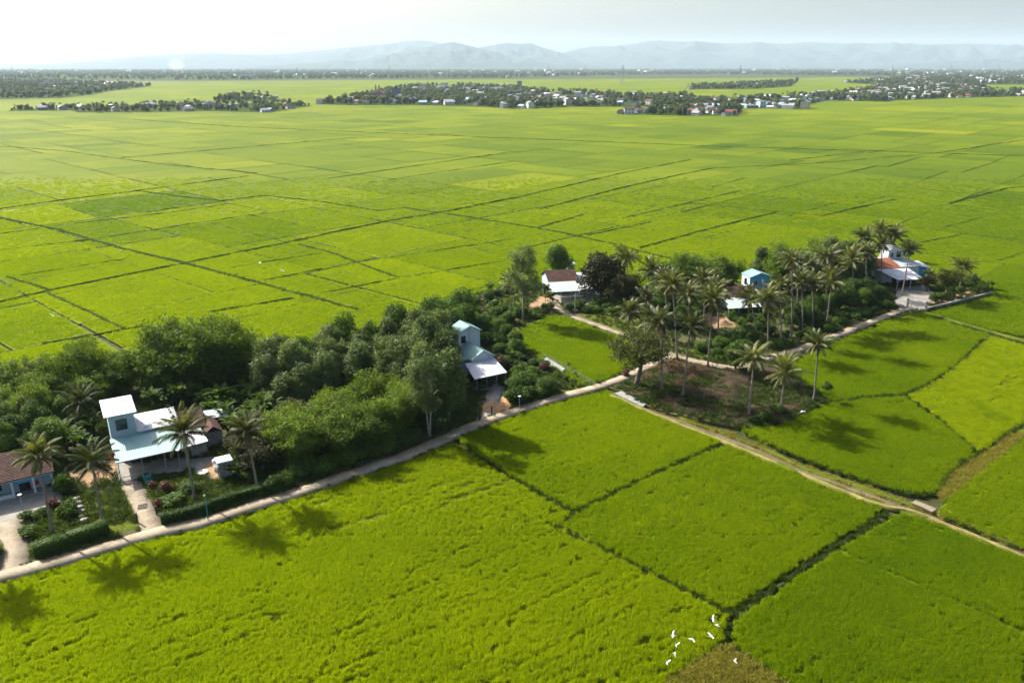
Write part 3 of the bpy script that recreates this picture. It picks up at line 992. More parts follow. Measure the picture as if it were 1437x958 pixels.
def patch(name, poly, z, mat, seed=0, amp=0.5):
    p = np.array(PP(poly))
    out_ = []
    for i in range(len(p)):
        a, b = p[i], p[(i + 1) % len(p)]
        n = max(1, int(np.hypot(*(b - a)) / 0.9))
        for j in range(n):
            q = a + (b - a) * j / n
            out_.append(q + amp * (np.array([noise(q[0] * 0.7, q[1] * 0.7, seed), noise(q[0] * 0.7, q[1] * 0.7, seed + 7)]) - 0.5))
    a2 = sum(out_[i][0] * out_[(i + 1) % len(out_)][1] - out_[(i + 1) % len(out_)][0] * out_[i][1] for i in range(len(out_)))
    if a2 < 0: out_ = out_[::-1]
    me = bpy.data.meshes.new(name)
    me.from_pydata([(x, y, z) for x, y in out_], [], [tuple(range(len(out_)))])
    me.materials.append(mat)
    return obj(name, me, kind='structure')


patch('yard', [(-60, 690), (20, 680), (84, 688), (92, 706), (60, 716), (34, 730), (-40, 738)], 0.02, M['concrete'], 1, 0.1)
patch('yard', [(160, 648), (205, 650), (300, 640), (318, 662), (300, 672), (262, 660), (205, 668), (170, 680)], 0.02, M['concrete'], 2, 0.2)
patch('yard', [(285, 650), (312, 640), (330, 664), (308, 674), (290, 668)], 0.028, M['tan'], 3, 0.6)
patch('yard', [(90, 660), (160, 640), (166, 668), (120, 684), (98, 690)], 0.016, M['tan'], 4, 1.2)
patch('yard', [(672, 580), (680, 566), (705, 556), (722, 566), (706, 584), (688, 590)], 0.03, M['sand'], 5, 1.2)
patch('yard', [(668, 540), (712, 535), (706, 560), (680, 572)], 0.022, M['concrete'], 6, 0.4)
patch('yard', [(735, 432), (762, 412), (788, 428), (775, 440), (752, 446)], 0.02, M['tan'], 7, 1.2)
patch('yard', [(770, 412), (812, 408), (838, 408), (838, 425), (795, 432)], 0.024, M['concrete'], 8, 0.6)
patch('yard', [(988, 452), (1000, 444), (1022, 444), (1030, 452), (1016, 460), (1000, 462)], 0.02, M['tan'], 9, 1.2)
patch('yard', [(1262, 432), (1300, 436), (1312, 412), (1296, 400), (1262, 404), (1252, 420)], 0.03, M['concrete'], 10, 0.5)
patch('yard', [(1300, 432), (1385, 414), (1372, 404), (1330, 402), (1310, 412)], 0.02, M['tan'], 11, 1.2)
patch('verge', [(688, 440), (690, 420), (720, 410), (742, 420), (748, 440), (716, 448)], 0.018, M['lawn'], 12, 1.5)
patch('verge', [(812, 440), (880, 432), (905, 455), (918, 476), (880, 468), (840, 455)], 0.018, M['lawn'], 13, 1.0)
patch('verge', [(960, 490), (1000, 478), (1052, 492), (1050, 510), (1000, 508), (972, 502)], 0.018, M['lawn'], 14, 1.0)
patch('verge', [(200, 690), (222, 676), (305, 676), (330, 690), (232, 722), (222, 728)], 0.018, M['lawn'], 15, 0.8)
patch('verge', [(42, 742), (60, 720), (150, 688), (178, 690), (195, 738), (155, 752), (60, 772)], 0.018, M['lawn'], 16, 0.8)
patch('verge', [(770, 508), (800, 512), (840, 545), (790, 556), (740, 556)], 0.018, M['lawn'], 17, 0.8)
LOT = [(872, 548), (905, 522), (940, 506), (1000, 514), (1045, 520), (1070, 512), (1100, 514), (1112, 526), (1158, 560), (1102, 590), (1040, 598), (945, 579), (905, 566)]
# bare lot with heaps of cut plants: an uneven sheet
lp = np.array(PP(LOT))
q = jgrid(lp[:, 0].min(), lp[:, 0].max(), lp[:, 1].min(), lp[:, 1].max(), 0.5, np.random.default_rng(5))
nx = int((lp[:, 0].max() - lp[:, 0].min()) / 0.5); ny = int((lp[:, 1].max() - lp[:, 1].min()) / 0.5)
X, Y = np.meshgrid(lp[:, 0].min() + np.arange(nx) * 0.5, lp[:, 1].min() + np.arange(ny) * 0.5)
q = np.column_stack([X.ravel(), Y.ravel()])
ins = inside(q, lp)
ed = np.minimum(seg_dist(q, np.vstack([lp, lp[:1]])), 2) / 2
Z = np.where(ins, 0.03 + ed * (0.7 * fbm(q[:, 0] * 0.22, q[:, 1] * 0.22, 51, 4) ** 1.5 * 1.6 - 0.12).clip(0), 0)
ii = np.arange(nx * ny).reshape(ny, nx)
f_ = np.column_stack([ii[:-1, :-1].ravel(), ii[:-1, 1:].ravel(), ii[1:, 1:].ravel(), ii[1:, :-1].ravel()])
f_ = f_[ins[f_].all(1)]
obj('bare_lot', mesh_np('bare_lot', np.column_stack([q, Z]), f_, M['lot'], smooth=True), kind='structure')
# a concrete slab and culvert ends beside the road
b = MB().prism(PP([(862, 552), (872, 549), (908, 566), (902, 571)]), -0.3, 0.1)
b.build('culvert_slab', M['oldconc'], label='grey concrete culvert slab between road and canal head', cat='culvert')
b = MB().prism(PP([(880, 560), (884, 557), (912, 572), (907, 576)]), -0.3, 0.06)
pa = PP([(1279, 705.5), (1284, 703), (1314, 715), (1308, 718.5)])
b = MB().prism(pa, -0.12, 0.09)
for (x, y), (x2, y2) in ((pa[0], pa[3]), (pa[1], pa[2])):
    b.bar((x, y, 0.12), (x2, y2, 0.12), 0.09)
b.build('footbridge', M['road'], label='small pale concrete footbridge slab laid across the muddy canal', cat='footbridge')

# weeds, low plants and dry litter on the land
g = np.random.default_rng(12)
ROADW = np.array(PP(ROAD))
CLEAR = [np.array(PP(p)) for p in ([(-60, 690), (20, 680), (84, 688), (92, 706), (60, 716), (34, 730), (-40, 738)], [(160, 648), (205, 650), (300, 640), (330, 664), (308, 674), (262, 660), (205, 668), (170, 680)],
         [(95, 662), (160, 642), (166, 664), (120, 680)], [(672, 586), (680, 566), (705, 556), (720, 566), (706, 582), (688, 590)], [(738, 432), (762, 414), (786, 428), (775, 438), (752, 444)], [(770, 412), (812, 408), (838, 408), (838, 425), (795, 432)],
         [(990, 452), (1008, 438), (1060, 434), (1074, 446), (1050, 458), (1004, 462)], [(1262, 432), (1300, 436), (1312, 412), (1296, 400), (1262, 404), (1252, 420)])]
q = np.concatenate([jgrid(-95, 130, 80, 150, 0.75, g), jgrid(-95, 160, 150, 250, 1.2, g)])
q = q[in_view(q) & inside(q, LAND_POLY) & ~inside(q, NEARW['i'][0])]
ok = seg_dist(q, ROADW) > 1.55
for l in (PP([(774, 424), (784, 435), (816, 448), (855, 462), (885, 472), (912, 484), (938, 496), (954, 501)]), PP([(216, 748), (208, 728), (200, 708), (190, 690), (182, 676)]), PP([(684, 592), (688, 575), (694, 556), (697, 545)])):
    ok &= seg_dist(q, np.array(l)) > 1.4
ok &= seg_dist(q, np.array(PP([(20, 800), (17, 770), (16, 745), (14, 730)]))) > 1.8
for c in CLEAR: ok &= ~inside(q, c)
q = q[ok]
lot = inside(q, lp)
den = fbm(q[:, 0] * 0.15, q[:, 1] * 0.15, 61, 3)
# the lot: dry in its upper part, creeping green towards the canal
green = den + 0.012 * ((q - P(960, 560)) @ np.array([0.75, -0.66])) > 0.35
keep = np.where(lot, g.random(len(q)) < 0.9, den > 0.27)
dry = lot & ~green
c = np.array(PP(ROAD[1:]))
vq = []
for a, b in zip(c[:-1], c[1:]):
    n = int(np.hypot(*(b - a)) * 3.0)
    d = (b - a) / (np.hypot(*(b - a)) + 1e-9); nn = np.array([-d[1], d[0]])
    off = np.where(g.random(n) < 0.5, 1, -1) * (1.28 + np.abs(g.normal(0, 0.16, n)) - 0.22 * (g.random(n) < 0.2))
    vq.append(a + (b - a) * g.random(n)[:, None] + nn * off[:, None])
vq = np.concatenate(vq)
vq = vq[fbm(vq[:, 0] * 0.3, vq[:, 1] * 0.3, 83, 2) > 0.42]
q = np.concatenate([q, vq]); keep = np.concatenate([keep, np.ones(len(vq), bool)]); dry = np.concatenate([dry, np.zeros(len(vq), bool)])
verge_n = len(vq)
for nm, mk, protos, lab in (('undergrowth', keep & ~dry, WT, 'low green weeds and grass between the trees'),
                            ('dry_litter', keep & dry, [tuft_mesh('dry_tuft', M['dry_blade'], 45, 0.5, 0.2, 0.6, 0.035, R(85), 300 + i) for i in range(3)], 'dead brown cuttings lying on the bare lot')):
    s = q[mk]
    n = len(s)
    sz = g.uniform(0.7, 1.5, n)
    if nm == 'undergrowth': sz[-verge_n:] *= 0.5
    print(nm, n)
    scatter(nm, protos, np.column_stack([s, np.full(n, 0.0) + (0.08 if nm != 'undergrowth' else 0.0)]), np.column_stack([g.normal(0, 0.15, n), g.normal(0, 0.15, n), g.random(n) * 6.28]), np.column_stack([sz, sz, sz * g.uniform(0.5, 1.0, n)]),
            np.clip(g.normal(0.45, 0.25, n), 0, 1), g.integers(0, len(protos), n), kind='stuff', label=lab)
# grass on the mound and on the canal banks
q = jgrid(0, 60, 36, 66, 0.42, g)
q = q[inside(q, np.array(MOUND))]
c = np.array(CAN)
q2 = []
for a, b in zip(c[:-1], c[1:]):
    n = int(np.hypot(*(b - a)) * 6)
    d = (b - a) / np.hypot(*(b - a)); nn = np.array([-d[1], d[0]])
    off = np.where(g.random(n) < 0.6, g.normal(1.35, 0.3, n), g.normal(-1.1, 0.18, n))
    q2.append(a + (b - a) * g.random(n)[:, None] + nn * off[:, None])
q2 = np.concatenate(q2)
q3 = jgrid(20, 110, 60, 115, 0.5, g)
q3 = q3[inside(q3, np.array(PP(STRIP)))]
q = np.concatenate([np.column_stack([q, np.full(len(q), -0.12)]), np.column_stack([q3, np.full(len(q3), -0.35)]), np.column_stack([q2, np.full(len(q2), -0.45)])])
n = len(q)
GT = [tuft_mesh('grass_tuft', M['grass_blade'], 55, 0.45, 0.25, 0.6, 0.03, R(60), 400 + i, 0.4) for i in range(3)]
scatter('bank_grass', GT, q, np.column_stack([g.normal(0, 0.1, n), g.normal(0, 0.1, n), g.random(n) * 6.28]), np.column_stack([np.ones(n), np.ones(n), g.uniform(0.5, 1.1, n)]), g.uniform(0.4, 1.0, n), g.integers(0, 3, n), kind='stuff', label='yellowish grass on the mound and canal banks')
# ------------------------------------------------------------------ trees and plants: one prototype mesh of each form, copied
def leaf_quads(C, Nrm, size, asp, g, droop=0.0):
    """C centres, Nrm leaf normals -> kite faces"""
    n = len(C)
    Nrm = Nrm / (np.linalg.norm(Nrm, axis=1)[:, None] + 1e-9)
    a = g.normal(size=(n, 3))
    t = np.cross(Nrm, a)
    t /= np.linalg.norm(t, axis=1)[:, None] + 1e-9
    if droop:
        t[:, 2] -= droop * g.random(n)
        t /= np.linalg.norm(t, axis=1)[:, None]
    b = np.cross(Nrm, t)
    L = (size * 0.5)[:, None]
    W = L * asp
    V = np.stack([C - t * L, C + b * W + Nrm * W * 0.25, C + t * L, C - b * W + Nrm * W * 0.25], 1)
    return V.reshape(-1, 3)


def crown_mesh(name, clumps, n_leaf, size, asp, mat, seed, up=0.35, droop=0.0, shell=0.62, per_clump=0.35):
    """clumps: (centre, radii); leaves fill the outer shell of each clump"""
    g = np.random.default_rng(seed)
    Vs, var = [], []
    vol = np.array([r[0] * r[1] + r[0] * r[2] for c, r in clumps])
    cnt = np.maximum(30, (n_leaf * vol / vol.sum())).astype(int)
    for (c, r), k in zip(clumps, cnt):
        d = g.normal(size=(k, 3))
        d /= np.linalg.norm(d, axis=1)[:, None]
        rad = shell + (1.06 - shell) * g.random(k) ** 0.7
        rad = np.where(g.random(k) < 0.10, rad * g.uniform(1.08, 1.4, k), rad)
        lump = 0.70 + 0.62 * noise(d[:, 0] * 2.3 + seed + c[0], d[:, 2] * 2.3 + d[:, 1] * 1.7 + c[1], seed)
        C = np.array(c) + d * np.array(r) * (rad * lump)[:, None]
        nr = d * 0.7 + g.normal(size=(k, 3)) * 0.6 + np.array([0, 0, up])
        sz = size * g.uniform(0.6, 1.35, k)
        Vs.append(leaf_quads(C, nr, sz, asp, g, droop))
        var.append(np.clip(g.normal(0.45, 0.16, k) + g.normal(0, per_clump * 0.5), 0, 1))
    V = np.concatenate(Vs)
    return mesh_np(name, V, np.arange(len(V)).reshape(-1, 4), mat, var=np.concatenate(var))


def trunk_mesh(name, h, r, limbs, mat, lean=(0, 0), seed=0, forks=None):
    g = np.random.default_rng(seed)
    b = MB()
    pts, rads = [], []
    for i in range(6):
        t = i / 5
        pts.append((lean[0] * t + g.normal(0, 0.06) * t, lean[1] * t + g.normal(0, 0.06) * t, h * t - 0.1))
        rads.append(r * (1.35 - 0.75 * t if i else 1.6))
    b.tube(pts, rads, 8)
    for c in limbs:
        z0 = h * g.uniform(0.55, 0.98)
        s = Vector((lean[0] * z0 / h, lean[1] * z0 / h, z0))
        e = Vector(c)
        mid = s.lerp(e, 0.5) + Vector((g.normal(0, 0.15), g.normal(0, 0.15), 0.25))
        b.tube([s, mid, e], [r * 0.45, r * 0.28, r * 0.1], 6)
    return b.mesh(name, mat, smooth=True)


def make_clumps(h0, h1, rx, k, cr, seed, taper=0.0, squash=0.8):
    """clumps filling an uneven crown from h0 to h1 of radius rx"""
    g = np.random.default_rng(seed)
    out_ = []
    hm, hh = (h0 + h1) / 2, (h1 - h0) / 2
    tries = 0
    while len(out_) < k and tries < 4000:
        tries += 1
        d = g.normal(size=3); d /= np.linalg.norm(d)
        rr = g.uniform(0.35, 1.0) ** 0.6
        z = d[2] * rr
        w = 1 - taper * (z * 0.5 + 0.5)
        c = np.array([d[0] * rr * (rx - cr * 0.6) * w, d[1] * rr * (rx - cr * 0.6) * w, hm + z * (hh - cr * 0.55)])
        if any(np.linalg.norm(c - o[0]) < cr * 0.75 for o in out_): continue
        s = cr * g.uniform(0.5, 1.4)
        out_.append((c, (s, s, s * squash)))
    return out_


PROTO = {}


def tree_proto(kind, variants, fn):
    PROTO[kind] = [fn(i) for i in range(variants)]


def broad(i):
    h = 8.0
    cl = make_clumps(1.3, 8.0, 3.1 + 0.3 * (i % 3), 26, 1.2, 500 + i, 0.15, 0.9)
    return (trunk_mesh('trunk', 4.2, 0.20, [c for c, r in cl[:9]], M['bark'], (0.3, -0.2), i), crown_mesh('crown', cl, 8500, 0.38, 0.5, M['leaf_a'], 510 + i, shell=0.55, per_clump=0.5))


def greyacacia(i):
    cl = make_clumps(1.2, 9.5, 3.1, 32, 1.0, 600 + i, 0.45, 1.0)
    return (trunk_mesh('trunk', 6.0, 0.15, [c for c, r in cl[:9]], M['palebark'], (0.3, 0.2), i), crown_mesh('crown', cl, 9000, 0.38, 0.4, M['leaf_b'], 610 + i, shell=0.4, droop=0.5, per_clump=0.5))


def dense(i):
    cl = make_clumps(1.4, 8.6, 4.2, 34, 1.35, 700 + i)
    return (trunk_mesh('trunk', 4.0, 0.34, [c for c, r in cl[:10]], M['bark'], (0.2, 0.2), i), crown_mesh('crown', cl, 11000, 0.42, 0.42, M['leaf_d'], 710 + i, shell=0.5, per_clump=0.2))


def feathery(i):
    cl = make_clumps(3.0, 7.4, 4.2, 30, 1.05, 800 + i, 0.1, 0.6)
    return (trunk_mesh('trunk', 3.8, 0.24, [c for c, r in cl[:12]], M['bark'], (0.5, 0.0), i), crown_mesh('crown', cl, 9000, 0.26, 0.42, M['leaf_f'], 810 + i, shell=0.3, up=0.9))


def eucalypt(i):
    cl = make_clumps(4.0, 15.5, 4.2, 40, 1.1, 900 + i, 0.25, 0.95)
    b = MB()
    for k, (dx, dy) in enumerate(((-0.9, 0.2), (0.9, -0.1))[:2]):
        b.tube([(0.12 * (1 if k else -1), 0, -0.1), (dx * 0.35, dy, 4), (dx * 0.8, dy * 2, 8), (dx * 1.1, dy * 3, 12.5)], [0.19, 0.15, 0.10, 0.04], 7)
    for c, r in cl[:16]:
        s = Vector((0.5 if c[0] > 0 else -0.5, 0, max(3.5, c[2] - 2.2)))
        b.tube([s, s.lerp(Vector(c), 0.6) + Vector((0, 0, 0.3)), c], [0.09, 0.06, 0.03], 5)
    return (b.mesh('trunk', M['palebark'], True), crown_mesh('crown', cl, 11000, 0.36, 0.34, M['leaf_b'], 910 + i, shell=0.25, droop=0.8, per_clump=0.4))


def bamboo(i):
    """clump of arching culms with feathery leaf sprays"""
    g = np.random.default_rng(1000 + i)
    b = MB()
    cs, ns, sz = [], [], []
    var = []
    for k in range(30):
        a = g.random() * 6.28
        out_ = g.uniform(0.8, 3.2)
        H = g.uniform(5.5, 9.0) * (1 - 0.05 * out_)
        base = Vector((math.cos(a) * g.uniform(0, 0.7), math.sin(a) * g.uniform(0, 0.7), -0.1))
        pts = []
        for t in np.linspace(0, 1, 7):
            o = out_ * t ** 2.1
            z = H * (t - 0.16 * t ** 4 * out_ / 1.6)
            pts.append(base + Vector((math.cos(a) * o, math.sin(a) * o, z)))
        b.tube(pts, [0.05, 0.048, 0.045, 0.04, 0.03, 0.02, 0.008], 5, False)
        v0 = g.normal(0.45, 0.22)
        for q in range(15):
            t = g.uniform(0.22, 1.0)
            x = t * 6
            j = min(5, int(x))
            c = pts[j].lerp(pts[j + 1], x - j)
            k_ = 20
            spread = 0.62 * (1.15 - 0.45 * t)
            C = np.array(c) + g.normal(0, spread, (k_, 3)) * np.array([1, 1, 0.7])
            cs.append(C)
            ns.append(g.normal(size=(k_, 3)) * 0.7 + np.array([0, 0, 0.8]))
            var.append(np.clip(g.normal(v0, 0.14, k_), 0, 1))
    C = np.concatenate(cs)
    V = leaf_quads(C, np.concatenate(ns), 0.50 * g.uniform(0.6, 1.3, len(C)), 0.26, g, 0.6)
    return (b.mesh('culms', M['leaf_c'], True), mesh_np('foliage', V, np.arange(len(V)).reshape(-1, 4), M['leaf_c'], var=np.concatenate(var)))


def shrub(i):
    cl = make_clumps(0.1, 1.9, 1.25, 12, 0.55, 1100 + i)
    return (None, crown_mesh('foliage', cl, 2600, 0.24, 0.5, M['leaf_a'], 1110 + i, shell=0.5))


def redshrub(i):
    cl = make_clumps(0.1, 1.6, 0.9, 8, 0.45, 1150 + i)
    return (None, crown_mesh('foliage', cl, 1500, 0.2, 0.5, M['leaf_red'], 1160 + i, shell=0.5))


def sapling(i):
    cl = make_clumps(1.2, 3.6, 0.9, 7, 0.45, 1200 + i)
    return (trunk_mesh('trunk', 2.6, 0.05, [c for c, r in cl], M['bark'], (0.1, 0), i), crown_mesh('crown', cl, 700, 0.26, 0.45, M['leaf_a'], 1210 + i, shell=0.2))


def banana(i):
    g = np.random.default_rng(1300 + i)
    b = MB()
    Vs, var, k0 = [], [], 0
    fs = []
    for s in range(6):
        a = g.random() * 6.28
        base = Vector((math.cos(a) * g.uniform(0.2, 1.3), math.sin(a) * g.uniform(0.2, 1.3), -0.05))
        H = g.uniform(1.6, 2.8)
        b.tube([base, base + Vector((g.normal(0, 0.1), g.normal(0, 0.1), H))], [0.13, 0.08], 7)
        top_ = base + Vector((0, 0, H))
        for l in range(8):
            az = l * 2.4 + g.random()
            L = g.uniform(1.7, 2.5)
            el = g.uniform(0.8, 1.45)
            d = np.array([math.cos(az), math.sin(az)])
            w = g.uniform(0.26, 0.36)
            v0 = np.clip(g.normal(0.5, 0.2), 0, 1)
            rows = []
            x, z = 0.0, 0.0
            for q in range(6):
                e = el - q * 0.27
                rows.append((x, z, w * [0.15, 0.8, 1.0, 0.95, 0.7, 0.08][q]))
                x += math.cos(e) * L / 5
                z += math.sin(e) * L / 5
            side = np.array([-d[1], d[0], 0])
            for x, z, ww in rows:
                c = np.array(top_) + np.array([d[0] * x, d[1] * x, z])
                Vs += [c - side * ww + np.array([0, 0, ww * 0.35]), c, c + side * ww + np.array([0, 0, ww * 0.35])]
            for q in range(5):
                p_ = k0 + q * 3
                fs += [(p_, p_ + 1, p_ + 4, p_ + 3), (p_ + 1, p_ + 2, p_ + 5, p_ + 4)]
                var += [v0, v0]
            k0 += 18
    return (b.mesh('stems', M['leaf_f'], True), mesh_np('leaves', Vs, np.array(fs), M['leaf_g'], var=var))


def palm_crown(i, nfr, L, mat, seed, wide=0.6, up=1.0):
    g = np.random.default_rng(seed)
    V, f4, var, k = [], [], [], 0
    Vn, fn, vn = [], [], []
    for s in range(nfr):
        az = s * 2.39996 + g.normal(0, 0.15)
        rank = s / nfr
        el = (1.45 - 1.85 * rank ** 1.15) * up + g.normal(0, 0.13)
        Lf = L * g.uniform(0.85, 1.1) * (0.75 + 0.25 * math.sin(rank * 3.0 + 0.3))
        v0 = np.clip(0.62 - 0.35 * rank + g.normal(0, 0.12), 0, 1)
        d = np.array([math.cos(az), math.sin(az), 0])
        side = np.array([-d[1], d[0], 0])
        n = 13
        x = z = 0.0
        pts = []
        for q in range(n):
            t = q / (n - 1)
            e = el - 0.95 * t ** 1.7 - 0.12 * t
            pts.append((d * x + np.array([0, 0, z]), e))
            x += math.cos(e) * Lf / (n - 1)
            z += math.sin(e) * Lf / (n - 1)
        # rachis
        for q in range(n - 1):
            a, b_ = pts[q][0], pts[q + 1][0]
            w0, w1 = 0.07 * (1 - q / n), 0.07 * (1 - (q + 1) / n)
            V += [a - side * w0, a + side * w0, b_ + side * w1, b_ - side * w1]
            f4.append((k, k + 1, k + 2, k + 3)); k += 4
            var.append(min(1, v0 + 0.35))
        # leaflets
        for q in range(38):
            t = 0.14 + 0.86 * q / 38
            j = min(n - 2, int(t * (n - 1)))
            c = pts[j][0] + (pts[j + 1][0] - pts[j][0]) * (t * (n - 1) - j)
            e = pts[j][1]
            fw = np.array([d[0] * math.cos(e), d[1] * math.cos(e), math.sin(e)])
            nup = np.array([-d[0] * math.sin(e), -d[1] * math.sin(e), math.cos(e)])
            ll = wide * 1.75 * math.sin(math.pi * min(1, 0.18 + 0.80 * t)) ** 0.7 + 0.1
            for sg in (-1, 1):
                dr = side * sg * 0.78 + fw * 0.55 + nup * 0.12 + np.array([0, 0, -0.45 - 0.3 * g.random()])
                dr /= np.linalg.norm(dr)
                m_ = c + dr * ll * 0.5 + nup * 0.03
                tip = c + dr * ll + np.array([0, 0, -0.22 * ll])
                wv = fw * 0.052
                V += [c - wv * 0.5, m_ - wv, tip, m_ + wv]
                f4.append((k, k + 1, k + 2, k + 3)); k += 4
                var.append(np.clip(v0 + g.normal(0, 0.08), 0, 1))
    return mesh_np('fronds', V, np.array(f4), mat, var=var)


PALM_C = [palm_crown(i, 25 + 2 * (i % 4), 3.9 + 0.3 * (i % 3), M['frond'], 1400 + i, 0.42, [1.0, 0.92, 1.1, 1.0, 0.86, 1.15, 0.95, 1.05][i]) for i in range(8)]
DEAD_C = [palm_crown(i, 4, 2.6, M['deadfrond'], 1450 + i, 0.4, -0.75) for i in range(2)]
ARECA_C = [palm_crown(0, 9, 1.7, M['frond'], 1470, 0.42, 1.1)]
b = MB()
gg = np.random.default_rng(5)
for k in range(9):
    a = k * 0.7
    c = Vector((math.cos(a) * 0.33, math.sin(a) * 0.33, -0.35 - 0.12 * (k % 3)))
    b.tube([c + Vector((0, 0, 0.14)), c + Vector((0, 0, 0.07)), c, c - Vector((0, 0, 0.1)), c - Vector((0, 0, 0.15))], [0.02, 0.1, 0.13, 0.09, 0.02], 7)
NUTS = b.mesh('coconuts', M['coconut'], True)


def palm_trunk(h, dx, dy, r=0.17, seed=0):
    """from the ground to (dx,dy,h), curved, ringed, swollen foot"""
    b = MB()
    pts, rads = [], []
    n = 14
    for i in range(n + 1):
        t = i / n
        bend = t ** 1.5 * 0.55 + t * 0.45
        pts.append((dx * bend, dy * bend, -0.15 + (h + 0.15) * t))
        rads.append(r * (1.0 - 0.35 * t + 0.9 * math.exp(-t * 16)) * (1.06 if i % 2 else 1.0))
    b.tube(pts, rads, 8)
    return b.mesh('trunk', M['palmbark'], True)


NPALM = [0]


def palm(base, crown, where, h=None, group='coconut palms around the hamlet', size=1.0):
    """base, crown: points in the photo"""
    bw = P(*base)
    hh, x = height_at(bw, *crown)
    i = NPALM[0]
    NPALM[0] += 1
    o = empty('coconut_palm', (bw[0], bw[1], 0), 0, 'coconut palm ' + where, 'palm tree', group)
    dx = x - bw[0]
    dy = random.uniform(-0.4, 0.4)
    obj('trunk', palm_trunk(hh, dx, dy, 0.16 + 0.02 * random.random(), i), o)
    c = obj('crown', PALM_C[i % 8], o, loc=(dx, dy, hh), rz=random.uniform(0, 6.28), scale=size * random.uniform(0.85, 1.1))
    c.rotation_euler = (random.gauss(0, 0.12), random.gauss(0, 0.12), random.uniform(0, 6.28))
    obj('coconuts', NUTS, c)
    if i % 3 != 1:
        obj('dead_fronds', DEAD_C[i % 2], c, loc=(0, 0, -0.15), rz=random.uniform(0, 6.28))
    return o


PALMS = [
    ((74.5, 749), (51, 641), 'behind the clipped hedge in front of the brown tiled house'),
    ((145, 737), (129, 648), 'at the right end of the short hedge by the pale driveway'),
    ((273, 700), (259, 605), 'in front of the teal deck roof of the blue tower house'),
    ((362, 688), (345, 606), 'with bright drooping fronds beside the small concrete outhouse'),
    ((882, 432), (879, 361), 'standing alone behind the dark mango tree'),
    ((918, 428), (915, 380), 'second from the dark mango tree, behind the path'),
    ((950, 506), (944, 400), 'tall and straight beside the fork of the pale path'),
    ((988, 455), (988, 391), 'just left of the brown roof of the sky blue tower house'),
    ((893, 503), (886, 438), 'rising behind the olive feathery tree at the road bend'),
    ((929, 549), (926, 452), 'in the bare brown lot nearest the olive feathery tree'),
    ((958, 556), (970, 460), 'leaning right out of the bare brown lot'),
    ((993, 516), (1000, 420), 'with a swollen foot at the back edge of the bare lot'),
    ((1051, 584), (1058, 501), 'at the green corner of the bare lot by a bushy plant'),
    ((1095, 577), (1102, 524), 'shortest of those around the bare lot'),
    ((1142, 562), (1148, 483), 'alone at the far right corner of the bare lot'),
    ((1077, 492), (1078, 420), 'in front of the sky blue tower beside the path hedge'),
    ((1096, 476), (1095, 402), 'just right of the sky blue tower'),
    ((1110, 475), (1111, 365), 'tallest in the row right of the sky blue tower'),
    ((1126, 466), (1126, 397), 'third in the row right of the sky blue tower'),
    ((1140, 461), (1141, 399), 'fourth in the row right of the sky blue tower'),
    ((1158, 446), (1161, 359), 'tall and half hidden behind the row right of the sky blue tower'),
    ((1160, 455), (1168, 396), 'leaning right at the end of the row by the path'),
    ((1176, 430), (1172, 372), 'between the palm row and the white house, partly hidden'),
    ((1215, 413), (1215, 355), 'with a pale trunk left of the orange roof'),
    ((1236, 400), (1237, 343), 'in front of the orange roof'),
    ((1265.6, 415), (1277, 350), 'leaning steeply right in front of the white tower house'),
    ((1234, 380), (1235, 324), 'tallest behind the white tower house'),
    ((1254, 382), (1256, 330), 'behind the roof of the white tower house, slightly lower'),
    ((1346, 407), (1352, 374), 'short and leaning by the low wall at the far right of the hamlet'),
    ((722, 428), (719, 398), 'short with drooping yellow fronds left of the tall grey tree'),
    ((1008, 470), (1007, 408), 'between the sky blue tower house and the path, in its yard'),
    ((-62, 790), (-78, 692), 'at the left edge beside the road, its shadow falling on the rice'),
    ((905, 470), (907, 420), 'half hidden between the dark mango trees and the path fork'),
    ((968, 470), (965, 412), 'in the thicket left of the sky blue house yard'),
    ((935, 455), (934, 396), 'slim, deep in the thicket behind the path fork'),
    ((1062, 470), (1052, 418), 'right before the porch of the sky blue tower house'),
    ((1118, 440), (1121, 378), 'deep behind the palm row, paler'),
    ((1198, 425), (1196, 366), 'between the palm row and the orange roof, straight'),
    ((1140, 430), (1139, 372), 'behind the middle of the palm row'),
    ((1222, 390), (1214, 334), 'tall behind the orange roof, leaning left'),
    ((110, 600), (116, 562), 'half hidden in the grove behind the blue tower house'),
]
for a in PALMS: palm(*a)


def areca(px, py, h, where):
    bw = P(px, py)
    o = empty('areca_palm', (bw[0], bw[1], 0), 0, 'slender areca palm ' + where, 'palm tree', 'slender areca palms')
    obj('trunk', palm_trunk(h, random.uniform(-0.2, 0.2), 0, 0.07), o)
    obj('crown', ARECA_C[0], o, loc=(0, 0, h), rz=random.uniform(0, 6))


for a in ((765, 432, 4.8, 'left of the pale veranda of the brown roofed house'), (772, 436, 3.6, 'shorter, beside the bend of the pale path'), (338, 660, 3.2, 'by the concrete outhouse'), (1300, 404, 4.0, 'behind the grey gate'), (1090, 470, 4.5, 'by the sky blue tower wall')): areca(*a)

for kind, nv, fn in (('broad', 5, broad), ('acacia', 4, greyacacia), ('dense', 2, dense), ('feathery', 2, feathery), ('eucalypt', 1, eucalypt), ('bamboo', 4, bamboo), ('shrub', 4, shrub), ('redshrub', 2, redshrub), ('sapling', 3, sapling), ('banana', 4, banana)):
    tree_proto(kind, nv, fn)
PNAMES = {'broad': ('broadleaf_tree', 'tree'), 'acacia': ('acacia_tree', 'tree'), 'dense': ('mango_tree', 'tree'), 'feathery': ('flame_tree', 'tree'), 'eucalypt': ('eucalyptus_tree', 'tree'),
          'bamboo': ('bamboo_clump', 'bamboo'), 'shrub': ('shrub', 'shrub'), 'redshrub': ('shrub', 'shrub'), 'sapling': ('sapling', 'tree'), 'banana': ('banana_clump', 'banana plant')}
PCOUNT = {}


